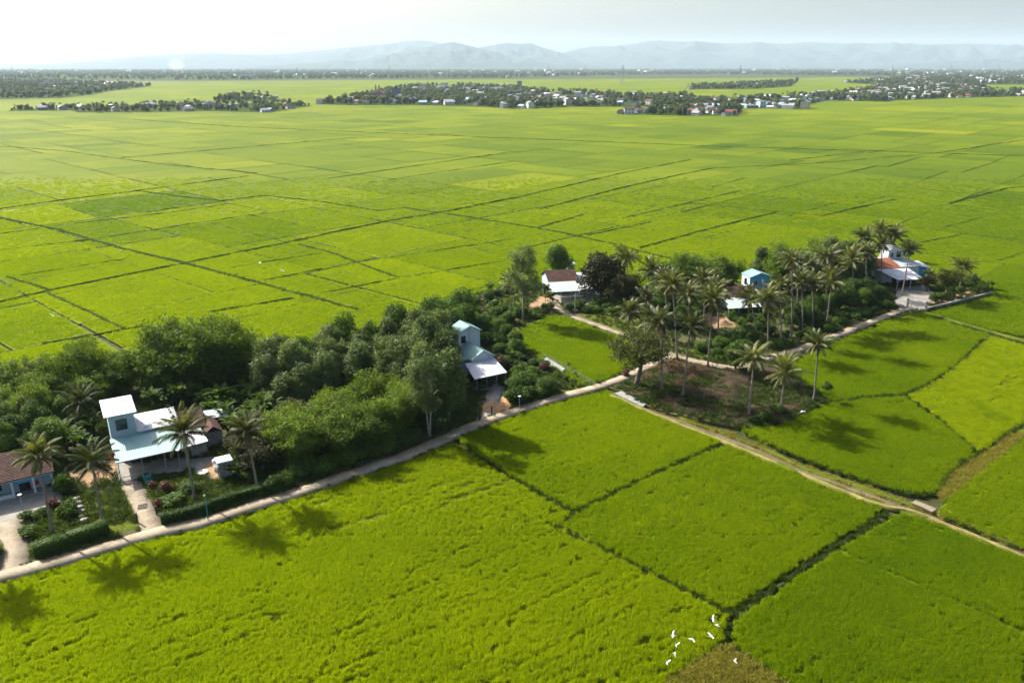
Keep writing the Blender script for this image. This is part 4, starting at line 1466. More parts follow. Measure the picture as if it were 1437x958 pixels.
def plant(kind, xy, s, label, group=None, sz=None):
    i = PCOUNT.get(kind, 0)
    PCOUNT[kind] = i + 1
    tr, cr = PROTO[kind][i % len(PROTO[kind])]
    nm, cat = PNAMES[kind]
    rz = random.uniform(0, 6.28)
    if tr is None:
        return obj(nm, cr, None, label, cat, group, loc=(xy[0], xy[1], 0), rz=rz, scale=(s, s, s * (sz or 1)))
    o = empty(nm, (xy[0], xy[1], 0), rz, label, cat, group)
    o.scale = (s, s, s * (sz or 1))
    obj(tr.name.split('.')[0], tr, o)
    obj(cr.name.split('.')[0], cr, o)
    return o


# trees that can be told apart: kind, foot in the photo, scale, label
SINGLE = [
    ('eucalypt', (734, 450), 1.15, 1.05, 'tall twin stemmed grey green eucalyptus left of the brown roofed house'),
    ('eucalypt', (603, 611), 0.92, 1.0, 'tall pale trunked eucalyptus at the road edge of the grove'),
    ('dense', (842, 420), 1.5, 0.92, 'big dark mango tree shading the brown roofed house'),
    ('dense', (874, 430), 1.1, 0.92, 'dark mango tree leaning against the big dark one, lower'),
    ('broad', (783, 390), 1.15, 1.05, 'round dark tree behind the brown roofed house'),
    ('feathery', (893, 541), 1.75, 0.84, 'olive feathery flame tree at the road bend beside the bare lot'),
    ('sapling', (1157, 560), 1.1, 1.0, 'thin sapling at the right corner of the bare lot'),
    ('sapling', (1006, 514), 0.9, 0.8, 'small sapling by the path behind the bare lot'),
    ('broad', (1032, 519), 0.72, 1.0, 'small leafy tree at the path edge in front of the sky blue house'),
    ('broad', (1040, 500), 0.6, 0.8, 'leafy tree in the garden of the sky blue tower house'),
    ('broad', (1010, 495), 0.55, 0.75, 'low leafy tree left in the garden of the sky blue tower house'),
    ('feathery', (1325, 418), 1.1, 0.95, 'olive tree over the low wall right of the grey gate'),
    ('feathery', (1300, 408), 0.7, 0.8, 'olive tree close behind the right gate pillar'),
    ('acacia', (1362, 402), 0.62, 0.65, 'pale leaved tree at the far right end of the low wall'),
    ('broad', (1372, 404), 0.5, 0.55, 'low dark tree beyond the end of the low wall'),
    ('broad', (1230, 425), 0.72, 0.8, 'dense tree left of the grey gate beside the path'),
    ('broad', (1246, 428), 0.55, 0.7, 'low bushy tree touching the left gate pillar'),
    ('acacia', (1240, 366), 0.9, 0.9, 'grey green tree behind the white tower house'),
    ('acacia', (1270, 366), 0.75, 0.95, 'slim grey green tree right behind the white tower'),
    ('broad', (740, 545), 0.72, 0.62, 'leafy tree over the roadside hedge right of the white porch'),
    ('broad', (765, 550), 0.62, 0.55, 'lower leafy tree at the right end of the roadside hedge'),
    ('broad', (722, 548), 0.5, 0.6, 'small tree close to the white porch'),
    ('redshrub', (705, 512), 1.2, 1.0, 'reddish shrub behind the wooden corral'),
    ('redshrub', (765, 520), 1.1, 1.0, 'reddish shrub by the wire fence of the vegetable strip'),
    ('redshrub', (76, 712), 1.0, 0.9, 'orange red shrub in front of the brown tiled house'),
    ('redshrub', (232, 690), 1.0, 1.0, 'dark red shrub beside the teal water pump'),
    ('redshrub', (214, 684), 0.7, 1.0, 'small red shrub at the edge of the teal pump yard'),
    ('redshrub', (222, 712), 0.9, 0.9, 'reddish shrub at the garden corner by the pale driveway'),
    ('redshrub', (878, 527), 1.0, 0.8, 'dark purple shrub at the foot of the olive flame tree'),
    ('shrub', (36, 728), 0.75, 0.85, 'round clipped shrub beside the wide grey driveway'),
    ('shrub', (57, 726), 0.7, 0.85, 'round clipped shrub next to the orange red shrub'),
    ('shrub', (96, 722), 1.1, 0.9, 'bright bushy shrub beside the row of white pots'),
    ('shrub', (92, 690), 1.2, 1.1, 'dark bushy shrub at the corner of the brown tiled house'),
    ('shrub', (40, 752), 0.9, 0.8, 'loose shrub at the left end of the clipped hedge'),
    ('shrub', (265, 690), 1.1, 0.7, 'bushy garden shrub under the palm in front of the deck roof'),
    ('shrub', (240, 706), 1.3, 0.5, 'spreading pale leaved shrub in the middle of the garden'),
    ('shrub', (1073, 590), 1.1, 0.9, 'blue green bushy plant at the green corner of the bare lot'),
    ('shrub', (1090, 580), 1.0, 0.9, 'dark bushy shrub under the shortest palm by the bare lot'),
    ('shrub', (1058, 591), 0.7, 0.7, 'low pale shrub on the canal side of the bare lot'),
    ('shrub', (1136, 566), 0.7, 0.6, 'low grey shrub at the foot of the lone right palm'),
    ('banana', (336, 672), 0.7, 0.9, 'small banana plants beside the concrete outhouse'),
    ('banana', (1390, 405), 0.7, 0.8, 'banana plants at the far right tip of the hamlet'),
    ('banana', (718, 512), 0.8, 0.9, 'banana plants by the upper corner of the small inner paddy'),
    ('banana', (1190, 430), 0.75, 0.8, 'pale banana plants below the palm row by the path'),
    ('banana', (690, 412), 0.8, 1.0, 'banana plants at the back corner of the grassy yard'),
]
for kind, px, s, sz, lab in SINGLE:
    plant(kind, P(*px), s, lab, sz=sz)

# the grove: rows of like trees, filled by kind
TAKEN = [P(*p) for _, p, _, _, _ in SINGLE] + [P(*a[0]) for a in PALMS]
HOUSE_CLEAR = [np.array(PP(p)) for p in ([(-60, 690), (-60, 640), (70, 640), (92, 700), (60, 716), (34, 730), (-40, 738)], [(130, 655), (135, 612), (190, 585), (262, 580), (335, 640), (335, 664), (262, 665), (170, 682)],
               [(655, 545), (640, 505), (668, 488), (705, 505), (722, 530), (715, 575), (675, 590)], [(748, 430), (752, 380), (815, 372), (850, 405), (838, 425), (780, 432)], [(985, 450), (1005, 415), (1050, 395), (1092, 400), (1085, 440), (1020, 440)], [(1215, 412), (1215, 372), (1290, 362), (1312, 385), (1312, 412), (1265, 432)])]


def fill(kind, poly, n, smin, smax, gap, label, group, zr=(0.85, 1.15)):
    p = np.array(PP(poly))
    lo, hi = p.min(0), p.max(0)
    k = t = 0
    while k < n and t < 4000:
        t += 1
        q = np.array([random.uniform(lo[0], hi[0]), random.uniform(lo[1], hi[1])])
        if not inside(q[None], p)[0] or any(inside(q[None], h)[0] for h in HOUSE_CLEAR): continue
        if seg_dist(q[None], ROADW)[0] < 2.6: continue
        if np.hypot(*(np.array(TAKEN) - q).T).min() < gap: continue
        TAKEN.append(q)
        k += 1
        plant(kind, q, random.uniform(smin, smax), label, group, random.uniform(*zr))
    if k < n: print('fill', kind, k, n)


fill('bamboo', [(395, 668), (600, 616), (585, 590), (540, 575), (430, 612), (380, 650)], 16, 0.9, 1.2, 2.8, 'pale feathery bamboo clump along the road side of the grove', 'bamboo clumps along the road', (0.7, 1.2))
fill('acacia', [(585, 614), (632, 600), (640, 575), (625, 530), (600, 520), (560, 560)], 13, 0.95, 1.25, 2.7, 'grey green acacia crowding left of the white house with teal roofs', 'acacias left of the white house', (0.8, 1.3))
fill('acacia', [(360, 545), (470, 520), (600, 500), (640, 520), (560, 560), (430, 580), (380, 585)], 30, 0.8, 1.05, 3.0, 'silvery green acacia in the middle of the grove', 'acacias in the middle of the grove', (0.75, 1.3))
fill('broad', [(400, 540), (500, 508), (600, 476), (640, 452), (655, 480), (610, 510), (500, 540), (420, 570)], 28, 0.8, 1.1, 3.1, 'mid green broadleaf tree along the back of the grove', 'broadleaf trees along the back of the grove', (0.8, 1.35))
fill('broad', [(500, 512), (580, 488), (590, 500), (510, 525)], 4, 0.95, 1.1, 3.0, 'tall yellowish green tree rising above the back of the grove', 'tall trees above the back of the grove', (1.1, 1.25))
fill('bamboo', [(215, 540), (300, 522), (360, 525), (355, 545), (290, 556), (215, 562)], 10, 1.3, 1.65, 3.2, 'tall dark bamboo clump behind the blue tower house', 'tall bamboo clumps behind the blue tower house', (0.85, 1.25))
fill('bamboo', [(-70, 590), (0, 556), (110, 540), (200, 540), (180, 560), (90, 580), (0, 610)], 20, 0.85, 1.1, 3.2, 'feathery bamboo clump on the left margin of the hamlet', 'bamboo clumps on the left margin', (0.8, 1.35))
fill('banana', [(180, 592), (250, 572), (345, 562), (385, 590), (340, 618), (270, 570)], 18, 0.9, 1.2, 2.6, 'large leaved banana clump behind the metal roofs of the blue tower house', 'banana clumps behind the blue tower house', (0.9, 1.1))
fill('banana', [(90, 625), (130, 600), (130, 640), (100, 650)], 5, 0.9, 1.1, 2.4, 'banana clump left of the blue tower house', 'banana clumps left of the blue tower house', (0.9, 1.1))
fill('broad', [(-60, 640), (0, 610), (100, 590), (130, 600), (100, 640), (60, 640)], 12, 0.55, 0.8, 3.4, 'dark leafy tree behind the brown tiled house', 'leafy trees behind the brown tiled house', (0.8, 1.0))
fill('dense', [(330, 640), (350, 600), (420, 580), (440, 600), (400, 640), (375, 675)], 8, 0.6, 0.8, 3.4, 'dark shady tree between the banana plants and the roadside bamboo', 'dark trees inside the grove', (0.7, 0.9))
fill('shrub', [(380, 690), (600, 624), (650, 604), (640, 596), (400, 670)], 22, 0.8, 1.3, 1.6, 'dark undergrowth shrub under the grove beside the road', 'shrubs under the grove by the road', (0.8, 1.1))
fill('shrub', [(640, 450), (690, 430), (745, 440), (748, 452), (712, 470), (700, 500), (660, 470)], 22, 0.9, 1.5, 1.9, 'rounded green shrub between the white house and the grassy yard', 'shrubs above the white house', (0.8, 1.2))
fill('broad', [(625, 462), (660, 440), (700, 452), (712, 476), (735, 500), (715, 505), (690, 480), (650, 470)], 11, 0.42, 0.6, 3.0, 'small leafy tree between the white house and the inner paddy', 'small trees above the white house', (0.8, 1.1))
fill('shrub', [(640, 432), (700, 408), (760, 398), (758, 402), (700, 416), (650, 436)], 14, 0.7, 1.2, 2.0, 'low shrub along the far edge of the grassy yard', 'shrubs on the far yard edge', (0.8, 1.0))
fill('shrub', [(740, 452), (775, 440), (772, 432), (736, 444)], 8, 0.7, 1.0, 1.6, 'dark shrub on the bank above the inner paddy', 'shrubs on the bank above the inner paddy', (0.8, 1.0))
fill('shrub', [(790, 436), (880, 444), (900, 432), (870, 425), (800, 424)], 16, 0.8, 1.3, 1.8, 'garden shrub in front of the dark mango trees', 'garden shrubs below the mango trees', (0.8, 1.2))
fill('bamboo', [(905, 412), (1000, 402), (1100, 392), (1180, 384), (1180, 398), (1100, 408), (1000, 420), (915, 425)], 26, 1.15, 1.55, 3.2, 'feathery bamboo clump behind the sky blue tower house', 'bamboo clumps behind the sky blue house', (0.8, 1.1))
fill('acacia', [(1060, 395), (1200, 382), (1215, 400), (1180, 412), (1090, 408)], 16, 0.95, 1.25, 3.2, 'grey green tree behind the palm row', 'grey green trees behind the palm row', (0.85, 1.1))
fill('broad', [(900, 425), (985, 410), (985, 450), (935, 470), (905, 450)], 20, 0.5, 0.85, 2.4, 'leafy tree among the palms left of the sky blue house', 'leafy trees among the left palms', (0.8, 1.0))
fill('shrub', [(1050, 505), (1130, 482), (1220, 446), (1250, 430), (1240, 424), (1180, 440), (1100, 470), (1040, 492)], 34, 0.7, 1.1, 1.6, 'dark green shrub in the hedge row along the right path', 'shrubs along the right path', (0.8, 1.0))
fill('shrub', [(980, 490), (1050, 462), (1090, 462), (1060, 490), (1000, 506)], 16, 0.8, 1.3, 1.9, 'leafy shrub in the garden of the sky blue tower house', 'shrubs in the sky blue house garden', (0.8, 1.3))
fill('broad', [(1100, 462), (1200, 418), (1215, 410), (1220, 430), (1120, 466)], 26, 0.5, 0.85, 2.3, 'low leafy tree under the palm row', 'low trees under the palm row', (0.8, 1.0))
fill('shrub', [(1018, 452), (1030, 441), (1078, 440), (1085, 452), (1050, 462)], 12, 0.7, 1.1, 1.7, 'garden shrub right before the porch of the sky blue tower house', 'shrubs before the sky blue house porch', (0.8, 1.1))
fill('shrub', [(1300, 425), (1385, 408), (1395, 404), (1370, 398), (1310, 405)], 16, 0.8, 1.4, 1.8, 'bushy shrub behind the low wall at the far right', 'shrubs behind the low wall', (0.8, 1.1))
fill('shrub', [(700, 575), (790, 558), (796, 548), (720, 556)], 18, 0.9, 1.3, 1.2, 'dense shrub in the roadside hedge right of the sand heap', 'shrubs in the hedge right of the sand heap', (0.8, 1.1))
fill('shrub', [(715, 500), (760, 508), (775, 520), (740, 535), (712, 530)], 10, 0.8, 1.3, 1.8, 'bushy shrub beside the wooden corral', 'shrubs beside the corral', (0.8, 1.2))
fill('sapling', [(770, 515), (800, 516), (835, 542), (800, 550), (770, 540)], 5, 0.5, 0.7, 1.8, 'knee high plant in the fenced vegetable strip', 'plants in the fenced vegetable strip', (0.5, 0.7))


def hedge(line, w, h, seed, label):
    pts = PP(line)
    g = np.random.default_rng(seed)
    b = MB()
    Cs, Ns = [], []
    for a, c in zip(pts[:-1], pts[1:]):
        d = (c - a) / np.hypot(*(c - a)); n = np.array([-d[1], d[0]])
        L = np.hypot(*(c - a))
        k = int(L * 330)
        t = g.random(k) * L
        f_ = g.random(k)
        per = 2 * h + w
        s = f_ * per
        off = np.where(s < h, -w / 2, np.where(s > h + w, w / 2, s - h - w / 2))
        z = np.where(s < h, s, np.where(s > h + w, per - s, h))
        nr = np.zeros((k, 3))
        nr[:, :2] = np.where(s < h, -1, np.where(s > h + w, 1, 0))[:, None] * n
        nr[:, 2] = ((s >= h) & (s <= h + w)) * 1.0
        P3 = np.column_stack([a + d * t[:, None] + n * off[:, None], z])
        P3 += nr * (0.22 * (fbm(t * 1.1 + seed, s * 1.3, seed, 3) - 0.5) * 2)[:, None] + g.normal(0, 0.05, (k, 3))
        Cs.append(P3); Ns.append(nr + g.normal(0, 0.6, (k, 3)))
        o = n * (w / 2 - 0.12)
        b.prism([a + o, c + o, c - o, a - o], 0.0, h - 0.12)
    C = np.concatenate(Cs)
    V = leaf_quads(C, np.concatenate(Ns), 0.17 * g.uniform(0.6, 1.4, len(C)), 0.5, g)
    V0 = np.array(b.v)
    f0 = [np.array([f for f in b.f if len(f) == 4])]
    V = np.concatenate([V0, V])
    f1 = np.arange(len(V0), len(V)).reshape(-1, 4)
    var = np.concatenate([np.zeros(len(f0[0])), np.clip(g.normal(0.4, 0.2, len(f1)), 0, 1)])
    return obj('hedge', mesh_np('hedge', V, np.concatenate([f0[0], f1]), M['leaf_a'], var=var), None, label, 'hedge')


hedge([(48, 779), (90, 766), (152, 744)], 1.7, 1.5, 1, 'short clipped hedge between the road and the brown tiled house garden')
hedge([(226, 733), (262, 725), (330, 702), (398, 683)], 1.2, 1.2, 2, 'long clipped hedge between the road and the blue tower house garden')
hedge([(-60, 810), (-12, 795), (-4, 770)], 1.2, 1.2, 3, 'clipped hedge end at the left edge of the wide driveway')
# ------------------------------------------------------------------ houses of the hamlet
def house(name, px, py, z, ang, label, cat='house'):
    o_ = P(px, py, z)
    return empty(name, (o_[0], o_[1], 0), R(ang), label, cat)


def part(parent, name, mat, fn, label=None, smooth=False):
    b = MB()
    fn(b)
    return b.build(name, mat, parent, smooth, label)


def window(parent, axis, at, c, z, w, h, out_, mat='white_wall', bars=2):
    """AXIS 'v': in a wall facing -v/+v at v=AT, centred at u=C; 'u' likewise. OUT_ = +1/-1 the way it faces"""
    t = 0.05 * out_
    b = MB()

    def bx(c0, c1, z0, z1, d0, d1, q=b):
        lo, hi = sorted((at + d0 * out_, at + d1 * out_))
        if axis == 'v': q.box(c0, c1, lo, hi, z0, z1)
        else: q.box(lo, hi, c0, c1, z0, z1)
    f = 0.08
    bx(c - w / 2 - f, c + w / 2 + f, z - f, z, 0, 0.07); bx(c - w / 2 - f, c + w / 2 + f, z + h, z + h + f, 0, 0.07)
    bx(c - w / 2 - f, c - w / 2, z, z + h, 0, 0.07); bx(c + w / 2, c + w / 2 + f, z, z + h, 0, 0.07)
    for k in range(1, bars):
        x = c - w / 2 + w * k / bars
        bx(x - 0.025, x + 0.025, z, z + h, 0.02, 0.05)
    wn = b.build('window', M[mat], parent)
    q = MB()
    bx(c - w / 2, c + w / 2, z, z + h, 0.005, 0.02, q)
    q.build('pane', M['glass'], wn)
    return wn


# house with the deep blue deck roof
H1 = house('tower_house', 164, 648, 3.0, 31.0, 'ice blue house with a square tower and pale teal deck roof by the left driveway')
def f(b):
    b.box(0.15, 3.55, 8.0, 12.6, 0, 6.75)
    b.box(3.55, 9.3, 7.75, 12.0, 0, 3.55)
    b.box(0.15, 3.55, 7.7, 8.0, 0, 3.35)
part(H1, 'wall', M['ice_wall'], f)
part(H1, 'back_wall', M['green_wall'], lambda b: b.box(0.3, 9.0, 7.55, 7.69, 0, 2.85))
rf = part(H1, 'tower_roof', M['white_roof'], lambda b: b.sheet((-0.4, 7.5, 6.85), (4.0, 7.5, 6.85), (4.0, 13.3, 7.45), (-0.4, 13.3, 7.45), 0.06, 0.035, 0.28))
part(H1, 'rear_roof', M['white_roof'], lambda b: b.sheet((3.6, 7.35, 3.72), (9.6, 7.35, 3.72), (9.6, 12.5, 4.5), (3.6, 12.5, 4.5), 0.06, 0.035, 0.28))
part(H1, 'deck_roof', M['teal_roof'], lambda b: b.sheet((-0.15, -0.1, 2.95), (9.1, -0.1, 2.95), (9.1, 7.5, 3.34), (-0.15, 7.5, 3.34), 0.06, 0.03, 0.26))
part(H1, 'gutter', M['white_wall'], lambda b: b.box(-0.2, 9.15, -0.24, -0.12, 2.86, 3.02))
for u in (0.1, 3.1, 6.1, 8.9):
    part(H1, 'post', M['steel'], lambda b: b.bar((u, 0.15, 0), (u, 0.15, 2.9), 0.06))
window(H1, 'v', 8.0, 1.75, 4.35, 1.35, 1.5, -1, 'dark')
window(H1, 'v', 7.69, 5.0, 1.0, 1.3, 1.2, -1)
part(H1, 'door', M['dark'], lambda b: b.box(6.6, 7.8, 7.50, 7.545, 0, 2.2))
part(H1, 'porch_floor', M['concrete'], lambda b: b.box(0, 9.3, -0.6, 7.6, 0.02, 0.14))
part(H1, 'water_tank', M['white'], lambda b: b.tube([(4.6, 8.2, 3.9), (4.6, 8.2, 3.95), (5.3, 8.2, 3.95), (5.3, 8.2, 3.9)], [0.02, 0.22, 0.22, 0.02], 10))

# the old kitchen wing beside it: tiles and metal
K1 = house('kitchen_shed', 164, 648, 3.0, 31.0, 'low shed with old brown tiles between the blue tower house and the outhouse', 'shed')
part(K1, 'wall', M['oldconc'], lambda b: (b.box(9.75, 13.2, 6.5, 11.6, 0, 2.9), b.box(10.0, 12.2, 2.2, 6.4, 0, 2.0), b.box(12.6, 15.0, 4.6, 8.6, 0, 2.3)))
part(K1, 'tiled_roof', M['tile'], lambda b: (b.sheet((9.6, 5.9, 2.95), (13.0, 5.9, 2.95), (13.35, 10.0, 4.6), (9.6, 10.0, 4.6), 0.12), b.sheet((13.35, 12.4, 3.1), (9.6, 12.4, 3.1), (9.6, 10.02, 4.6), (13.35, 10.02, 4.6), 0.12)))
part(K1, 'gable_roof', M['tile'], lambda b: (b.sheet((12.3, 4.0, 2.5), (12.3, 8.8, 2.5), (13.7, 8.8, 3.5), (13.7, 4.0, 3.5), 0.12), b.sheet((15.1, 8.8, 2.5), (15.1, 4.0, 2.5), (13.72, 4.0, 3.5), (13.72, 8.8, 3.5), 0.12)))
part(K1, 'lean_to_roof', M['white_roof'], lambda b: b.sheet((9.3, 0.9, 2.55), (12.4, 1.3, 2.55), (12.2, 5.85, 2.95), (9.5, 5.85, 2.95), 0.05, 0.03, 0.28))
part(K1, 'back_roof', M['grey_roof'], lambda b: b.sheet((13.6, 9.0, 2.9), (18.0, 8.2, 2.7), (18.0, 11.0, 3.1), (13.7, 11.6, 3.2), 0.05, 0.03, 0.28))
for u, v in ((9.5, 1.1), (12.2, 1.5), (17.8, 8.4), (17.8, 10.8)):
    part(K1, 'post', M['wood'], lambda b: b.bar((u, v, 0), (u, v, 2.55), 0.06))

# brown tiled house at the left edge
H0 = house('tiled_house', 0, 703, 0, 31.0, 'brown tiled house with white and blue front at the left edge')
part(H0, 'wall', M['ice_wall'], lambda b: b.box(-7.0, 6.3, 1.2, 7.2, 0, 2.95))
part(H0, 'porch_wall', M['white_wall'], lambda b: (b.box(-7.0, 1.7, -0.25, -0.1, 0, 0.75), b.box(-7.0, 6.6, -0.3, -0.05, 2.5, 2.95)))
part(H0, 'roof', M['tile'], lambda b: (b.sheet((-7.4, -0.7, 2.9), (6.8, -0.7, 2.9), (6.8, 4.2, 5.1), (-7.4, 4.2, 5.1), 0.14), b.sheet((6.8, 8.2, 3.1), (-7.4, 8.2, 3.1), (-7.4, 4.22, 5.1), (6.8, 4.22, 5.1), 0.14)))
part(H0, 'gable', M['white_wall'], lambda b: b.add([(6.32, 1.2, 2.95), (6.32, 7.2, 2.95), (6.32, 4.2, 4.9), (6.2, 1.2, 2.95), (6.2, 7.2, 2.95), (6.2, 4.2, 4.9)], [(0, 1, 2), (5, 4, 3), (0, 3, 4, 1), (1, 4, 5, 2), (2, 5, 3, 0)]))
for u in (-6.9, -4.0, -1.2, 1.7, 4.2, 6.4):
    part(H0, 'column', M['white_wall'], lambda b: b.box(u - 0.14, u + 0.14, -0.34, -0.04, 0, 2.5))
part(H0, 'porch_floor', M['concrete'], lambda b: b.box(-7, 6.7, -0.5, 1.2, 0.02, 0.2))
window(H0, 'v', 1.2, -0.3, 0.9, 1.5, 1.2, -1)
window(H0, 'v', 1.2, -4.6, 0.9, 1.5, 1.2, -1)
part(H0, 'door', M['dark'], lambda b: b.box(2.4, 3.7, 1.13, 1.195, 0.2, 2.3))
part(H0, 'red_cloth', M['red'], lambda b: b.box(3.9, 4.7, 1.12, 1.19, 0.7, 2.2), 'red cloth hanging by the door')
part(H0, 'blue_panel', M['blue_wall'], lambda b: b.box(1.9, 6.2, -0.22, -0.12, 2.0, 2.45))

# white house with two teal gables
H3 = house('gabled_house', 674, 530, 2.7, 31.0, 'white house with pale teal gabled roofs and white porch beside the sand heap')
def gable_roof(b, u0, u1, v0, v1, ze, zr, ov=0.35, th=0.06, rib=0.03):
    um = (u0 + u1) / 2
    dz = (zr - ze) / (um - u0) * ov
    b.sheet((u0 - ov, v1 + ov, ze - dz), (u0 - ov, v0 - ov, ze - dz), (um - 0.004, v0 - ov, zr), (um - 0.004, v1 + ov, zr), th, rib, 0.26)
    b.sheet((u1 + ov, v0 - ov, ze - dz), (u1 + ov, v1 + ov, ze - dz), (um + 0.004, v1 + ov, zr), (um + 0.004, v0 - ov, zr), th, rib, 0.26)
def gable_wall(b, u0, u1, v0, v1, ze, zr, z0=0):
    um = (u0 + u1) / 2
    b.add([(u0, v0, z0), (u1, v0, z0), (u1, v0, ze), (um, v0, zr - 0.08), (u0, v0, ze), (u0, v1, z0), (u1, v1, z0), (u1, v1, ze), (um, v1, zr - 0.08), (u0, v1, ze)],
          [(0, 1, 2, 3, 4), (9, 8, 7, 6, 5), (0, 5, 6, 1), (1, 6, 7, 2), (0, 4, 9, 5), (2, 7, 8, 3), (3, 8, 9, 4)])
part(H3, 'tower_wall', M['white_wall'], lambda b: gable_wall(b, 2.2, 6.9, 12.6, 16.1, 7.1, 8.2))
part(H3, 'front_wall', M['white_wall'], lambda b: gable_wall(b, 1.9, 6.5, 6.6, 12.55, 3.8, 5.1))
part(H3, 'tower_roof', M['teal_roof'], lambda b: gable_roof(b, 2.2, 6.9, 12.6, 16.1, 7.1, 8.25))
part(H3, 'front_roof', M['teal_roof'], lambda b: gable_roof(b, 1.9, 6.5, 6.65, 12.2, 3.8, 5.15))
part(H3, 'side_roof', M['teal_roof'], lambda b: b.sheet((-2.2, 12.3, 2.9), (-2.2, 7.6, 2.9), (1.55, 7.6, 3.55), (1.55, 12.3, 3.55), 0.06, 0.03, 0.26))
part(H3, 'side_wall', M['ice_wall'], lambda b: b.box(-1.9, 1.85, 7.9, 12.0, 0, 2.85))
part(H3, 'porch_roof', M['white_roof'], lambda b: b.sheet((-1.2, -0.1, 2.68), (5.5, -0.1, 2.68), (6.6, 6.55, 3.2), (0.4, 6.55, 3.2), 0.05, 0.03, 0.28))
part(H3, 'vent', M['ice_wall'], lambda b: [b.box(4.4, 4.75, 12.52, 12.59, 5.2 + 0.35 * k, 5.38 + 0.35 * k) for k in range(7)])
for u in (-0.6, 1.4, 3.4, 5.3):
    part(H3, 'post', M['steel'], lambda b: b.bar((u, 0.15, 0), (u, 0.15, 2.7), 0.06))
window(H3, 'v', 12.6, 3.3, 4.9, 0.8, 1.3, -1, 'dark')
window(H3, 'u', 2.2, 14.2, 4.9, 0.9, 1.3, -1, 'dark')
part(H3, 'porch_floor', M['concrete'], lambda b: b.box(-1.0, 6.0, 0.0, 6.6, 0.02, 0.16))

# brown roofed house under the mango trees
H4 = house('veranda_house', 774, 409.5, 2.7, 12.0, 'brown tiled house with a pale veranda roof beneath the dark mango trees')
part(H4, 'wall', M['ice_wall'], lambda b: b.box(1.6, 9.0, 8.0, 15.8, 0, 3.1))
part(H4, 'roof', M['tile'], lambda b: (b.sheet((1.2, 7.4, 3.0), (9.3, 7.4, 3.0), (9.3, 12.0, 5.1), (1.2, 12.0, 5.1), 0.14), b.sheet((9.3, 16.6, 3.0), (1.2, 16.6, 3.0), (1.2, 12.03, 5.1), (9.3, 12.03, 5.1), 0.14)))
part(H4, 'gable', M['ice_wall'], lambda b: [b.add([(x, 8.0, 3.1), (x, 15.8, 3.1), (x, 12.0, 4.85), (x + 0.1, 8.0, 3.1), (x + 0.1, 15.8, 3.1), (x + 0.1, 12.0, 4.85)], [(2, 1, 0), (3, 4, 5), (0, 1, 4, 3), (1, 2, 5, 4), (2, 0, 3, 5)]) for x in (1.6, 8.9)])
part(H4, 'veranda_roof', M['pale_roof'], lambda b: b.sheet((-0.2, -0.2, 2.65), (7.4, -0.2, 2.65), (8.2, 7.3, 3.15), (0.6, 7.3, 3.15), 0.05, 0.03, 0.28))
part(H4, 'side_roof', M['white_roof'], lambda b: (b.sheet((7.6, 1.0, 2.6), (13.4, 1.6, 2.6), (13.4, 5.4, 2.95), (8.0, 5.4, 2.95), 0.05, 0.03, 0.28), b.sheet((9.5, 8.0, 2.9), (13.4, 8.0, 2.9), (13.4, 13.5, 3.7), (9.5, 13.5, 3.7), 0.05, 0.03, 0.28)))
part(H4, 'annex_wall', M['white_wall'], lambda b: (b.box(9.4, 13.1, 8.4, 13.2, 0, 2.85), b.box(8.6, 13.0, 5.0, 5.2, 0, 2.6)))
for u in (0.1, 2.5, 5.0, 7.2):
    part(H4, 'post', M['white_wall'], lambda b: b.bar((u, 0.1, 0), (u, 0.1, 2.65), 0.08))
window(H4, 'v', 8.0, 3.0, 0.9, 1.2, 1.3, -1)
part(H4, 'door', M['dark'], lambda b: b.box(5.0, 6.3, 7.93, 7.995, 0, 2.3))

# sky blue tower house
H5 = house('tower_house', 1021, 432.6, 2.7, 12.0, 'small sky blue tower house with a brown roof wing among palms')
part(H5, 'tower_wall', M['blue_wall'], lambda b: gable_wall(b, 11.2, 16.4, 11.2, 15.2, 6.7, 7.55))
part(H5, 'side_wall', M['white_wall'], lambda b: b.box(11.12, 11.197, 11.2, 15.2, 0, 6.6))
part(H5, 'tower_roof', M['teal_roof'], lambda b: gable_roof(b, 11.2, 16.4, 11.2, 15.2, 6.7, 7.6, 0.3))
part(H5, 'wing_wall', M['ice_wall'], lambda b: b.box(3.6, 11.1, 7.0, 12.0, 0, 3.2))
part(H5, 'wing_roof', M['tile'], lambda b: (b.sheet((2.6, 6.6, 3.1), (10.6, 6.6, 3.1), (11.0, 10.6, 4.75), (3.2, 10.6, 4.75), 0.14), b.sheet((11.0, 13.5, 3.3), (3.2, 13.5, 3.3), (3.2, 10.63, 4.75), (11.0, 10.63, 4.75), 0.14)))
part(H5, 'low_roof', M['white_roof'], lambda b: b.sheet((10.7, 7.0, 3.3), (14.8, 7.0, 3.3), (14.8, 11.1, 4.0), (10.9, 11.1, 4.0), 0.05, 0.03, 0.28))
part(H5, 'low_wall', M['blue_wall'], lambda b: b.box(11.15, 14.6, 7.4, 11.1, 0, 3.2))
part(H5, 'porch_roof', M['pale_roof'], lambda b: b.sheet((0.0, -0.2, 2.65), (8.4, -0.2, 2.65), (10.6, 6.5, 3.15), (2.6, 6.5, 3.15), 0.05, 0.03, 0.28))
for u in (0.4, 2.9, 5.4, 8.0):
    part(H5, 'post', M['white_wall'], lambda b: b.bar((u, 0.1, 0), (u, 0.1, 2.65), 0.08))
window(H5, 'v', 11.2, 12.7, 4.4, 1.0, 1.3, -1)
window(H5, 'u', 11.12, 13.2, 4.4, 1.0, 1.4, -1, 'dark')
part(H5, 'door', M['dark'], lambda b: b.box(5.0, 6.2, 6.93, 6.995, 0, 2.2))

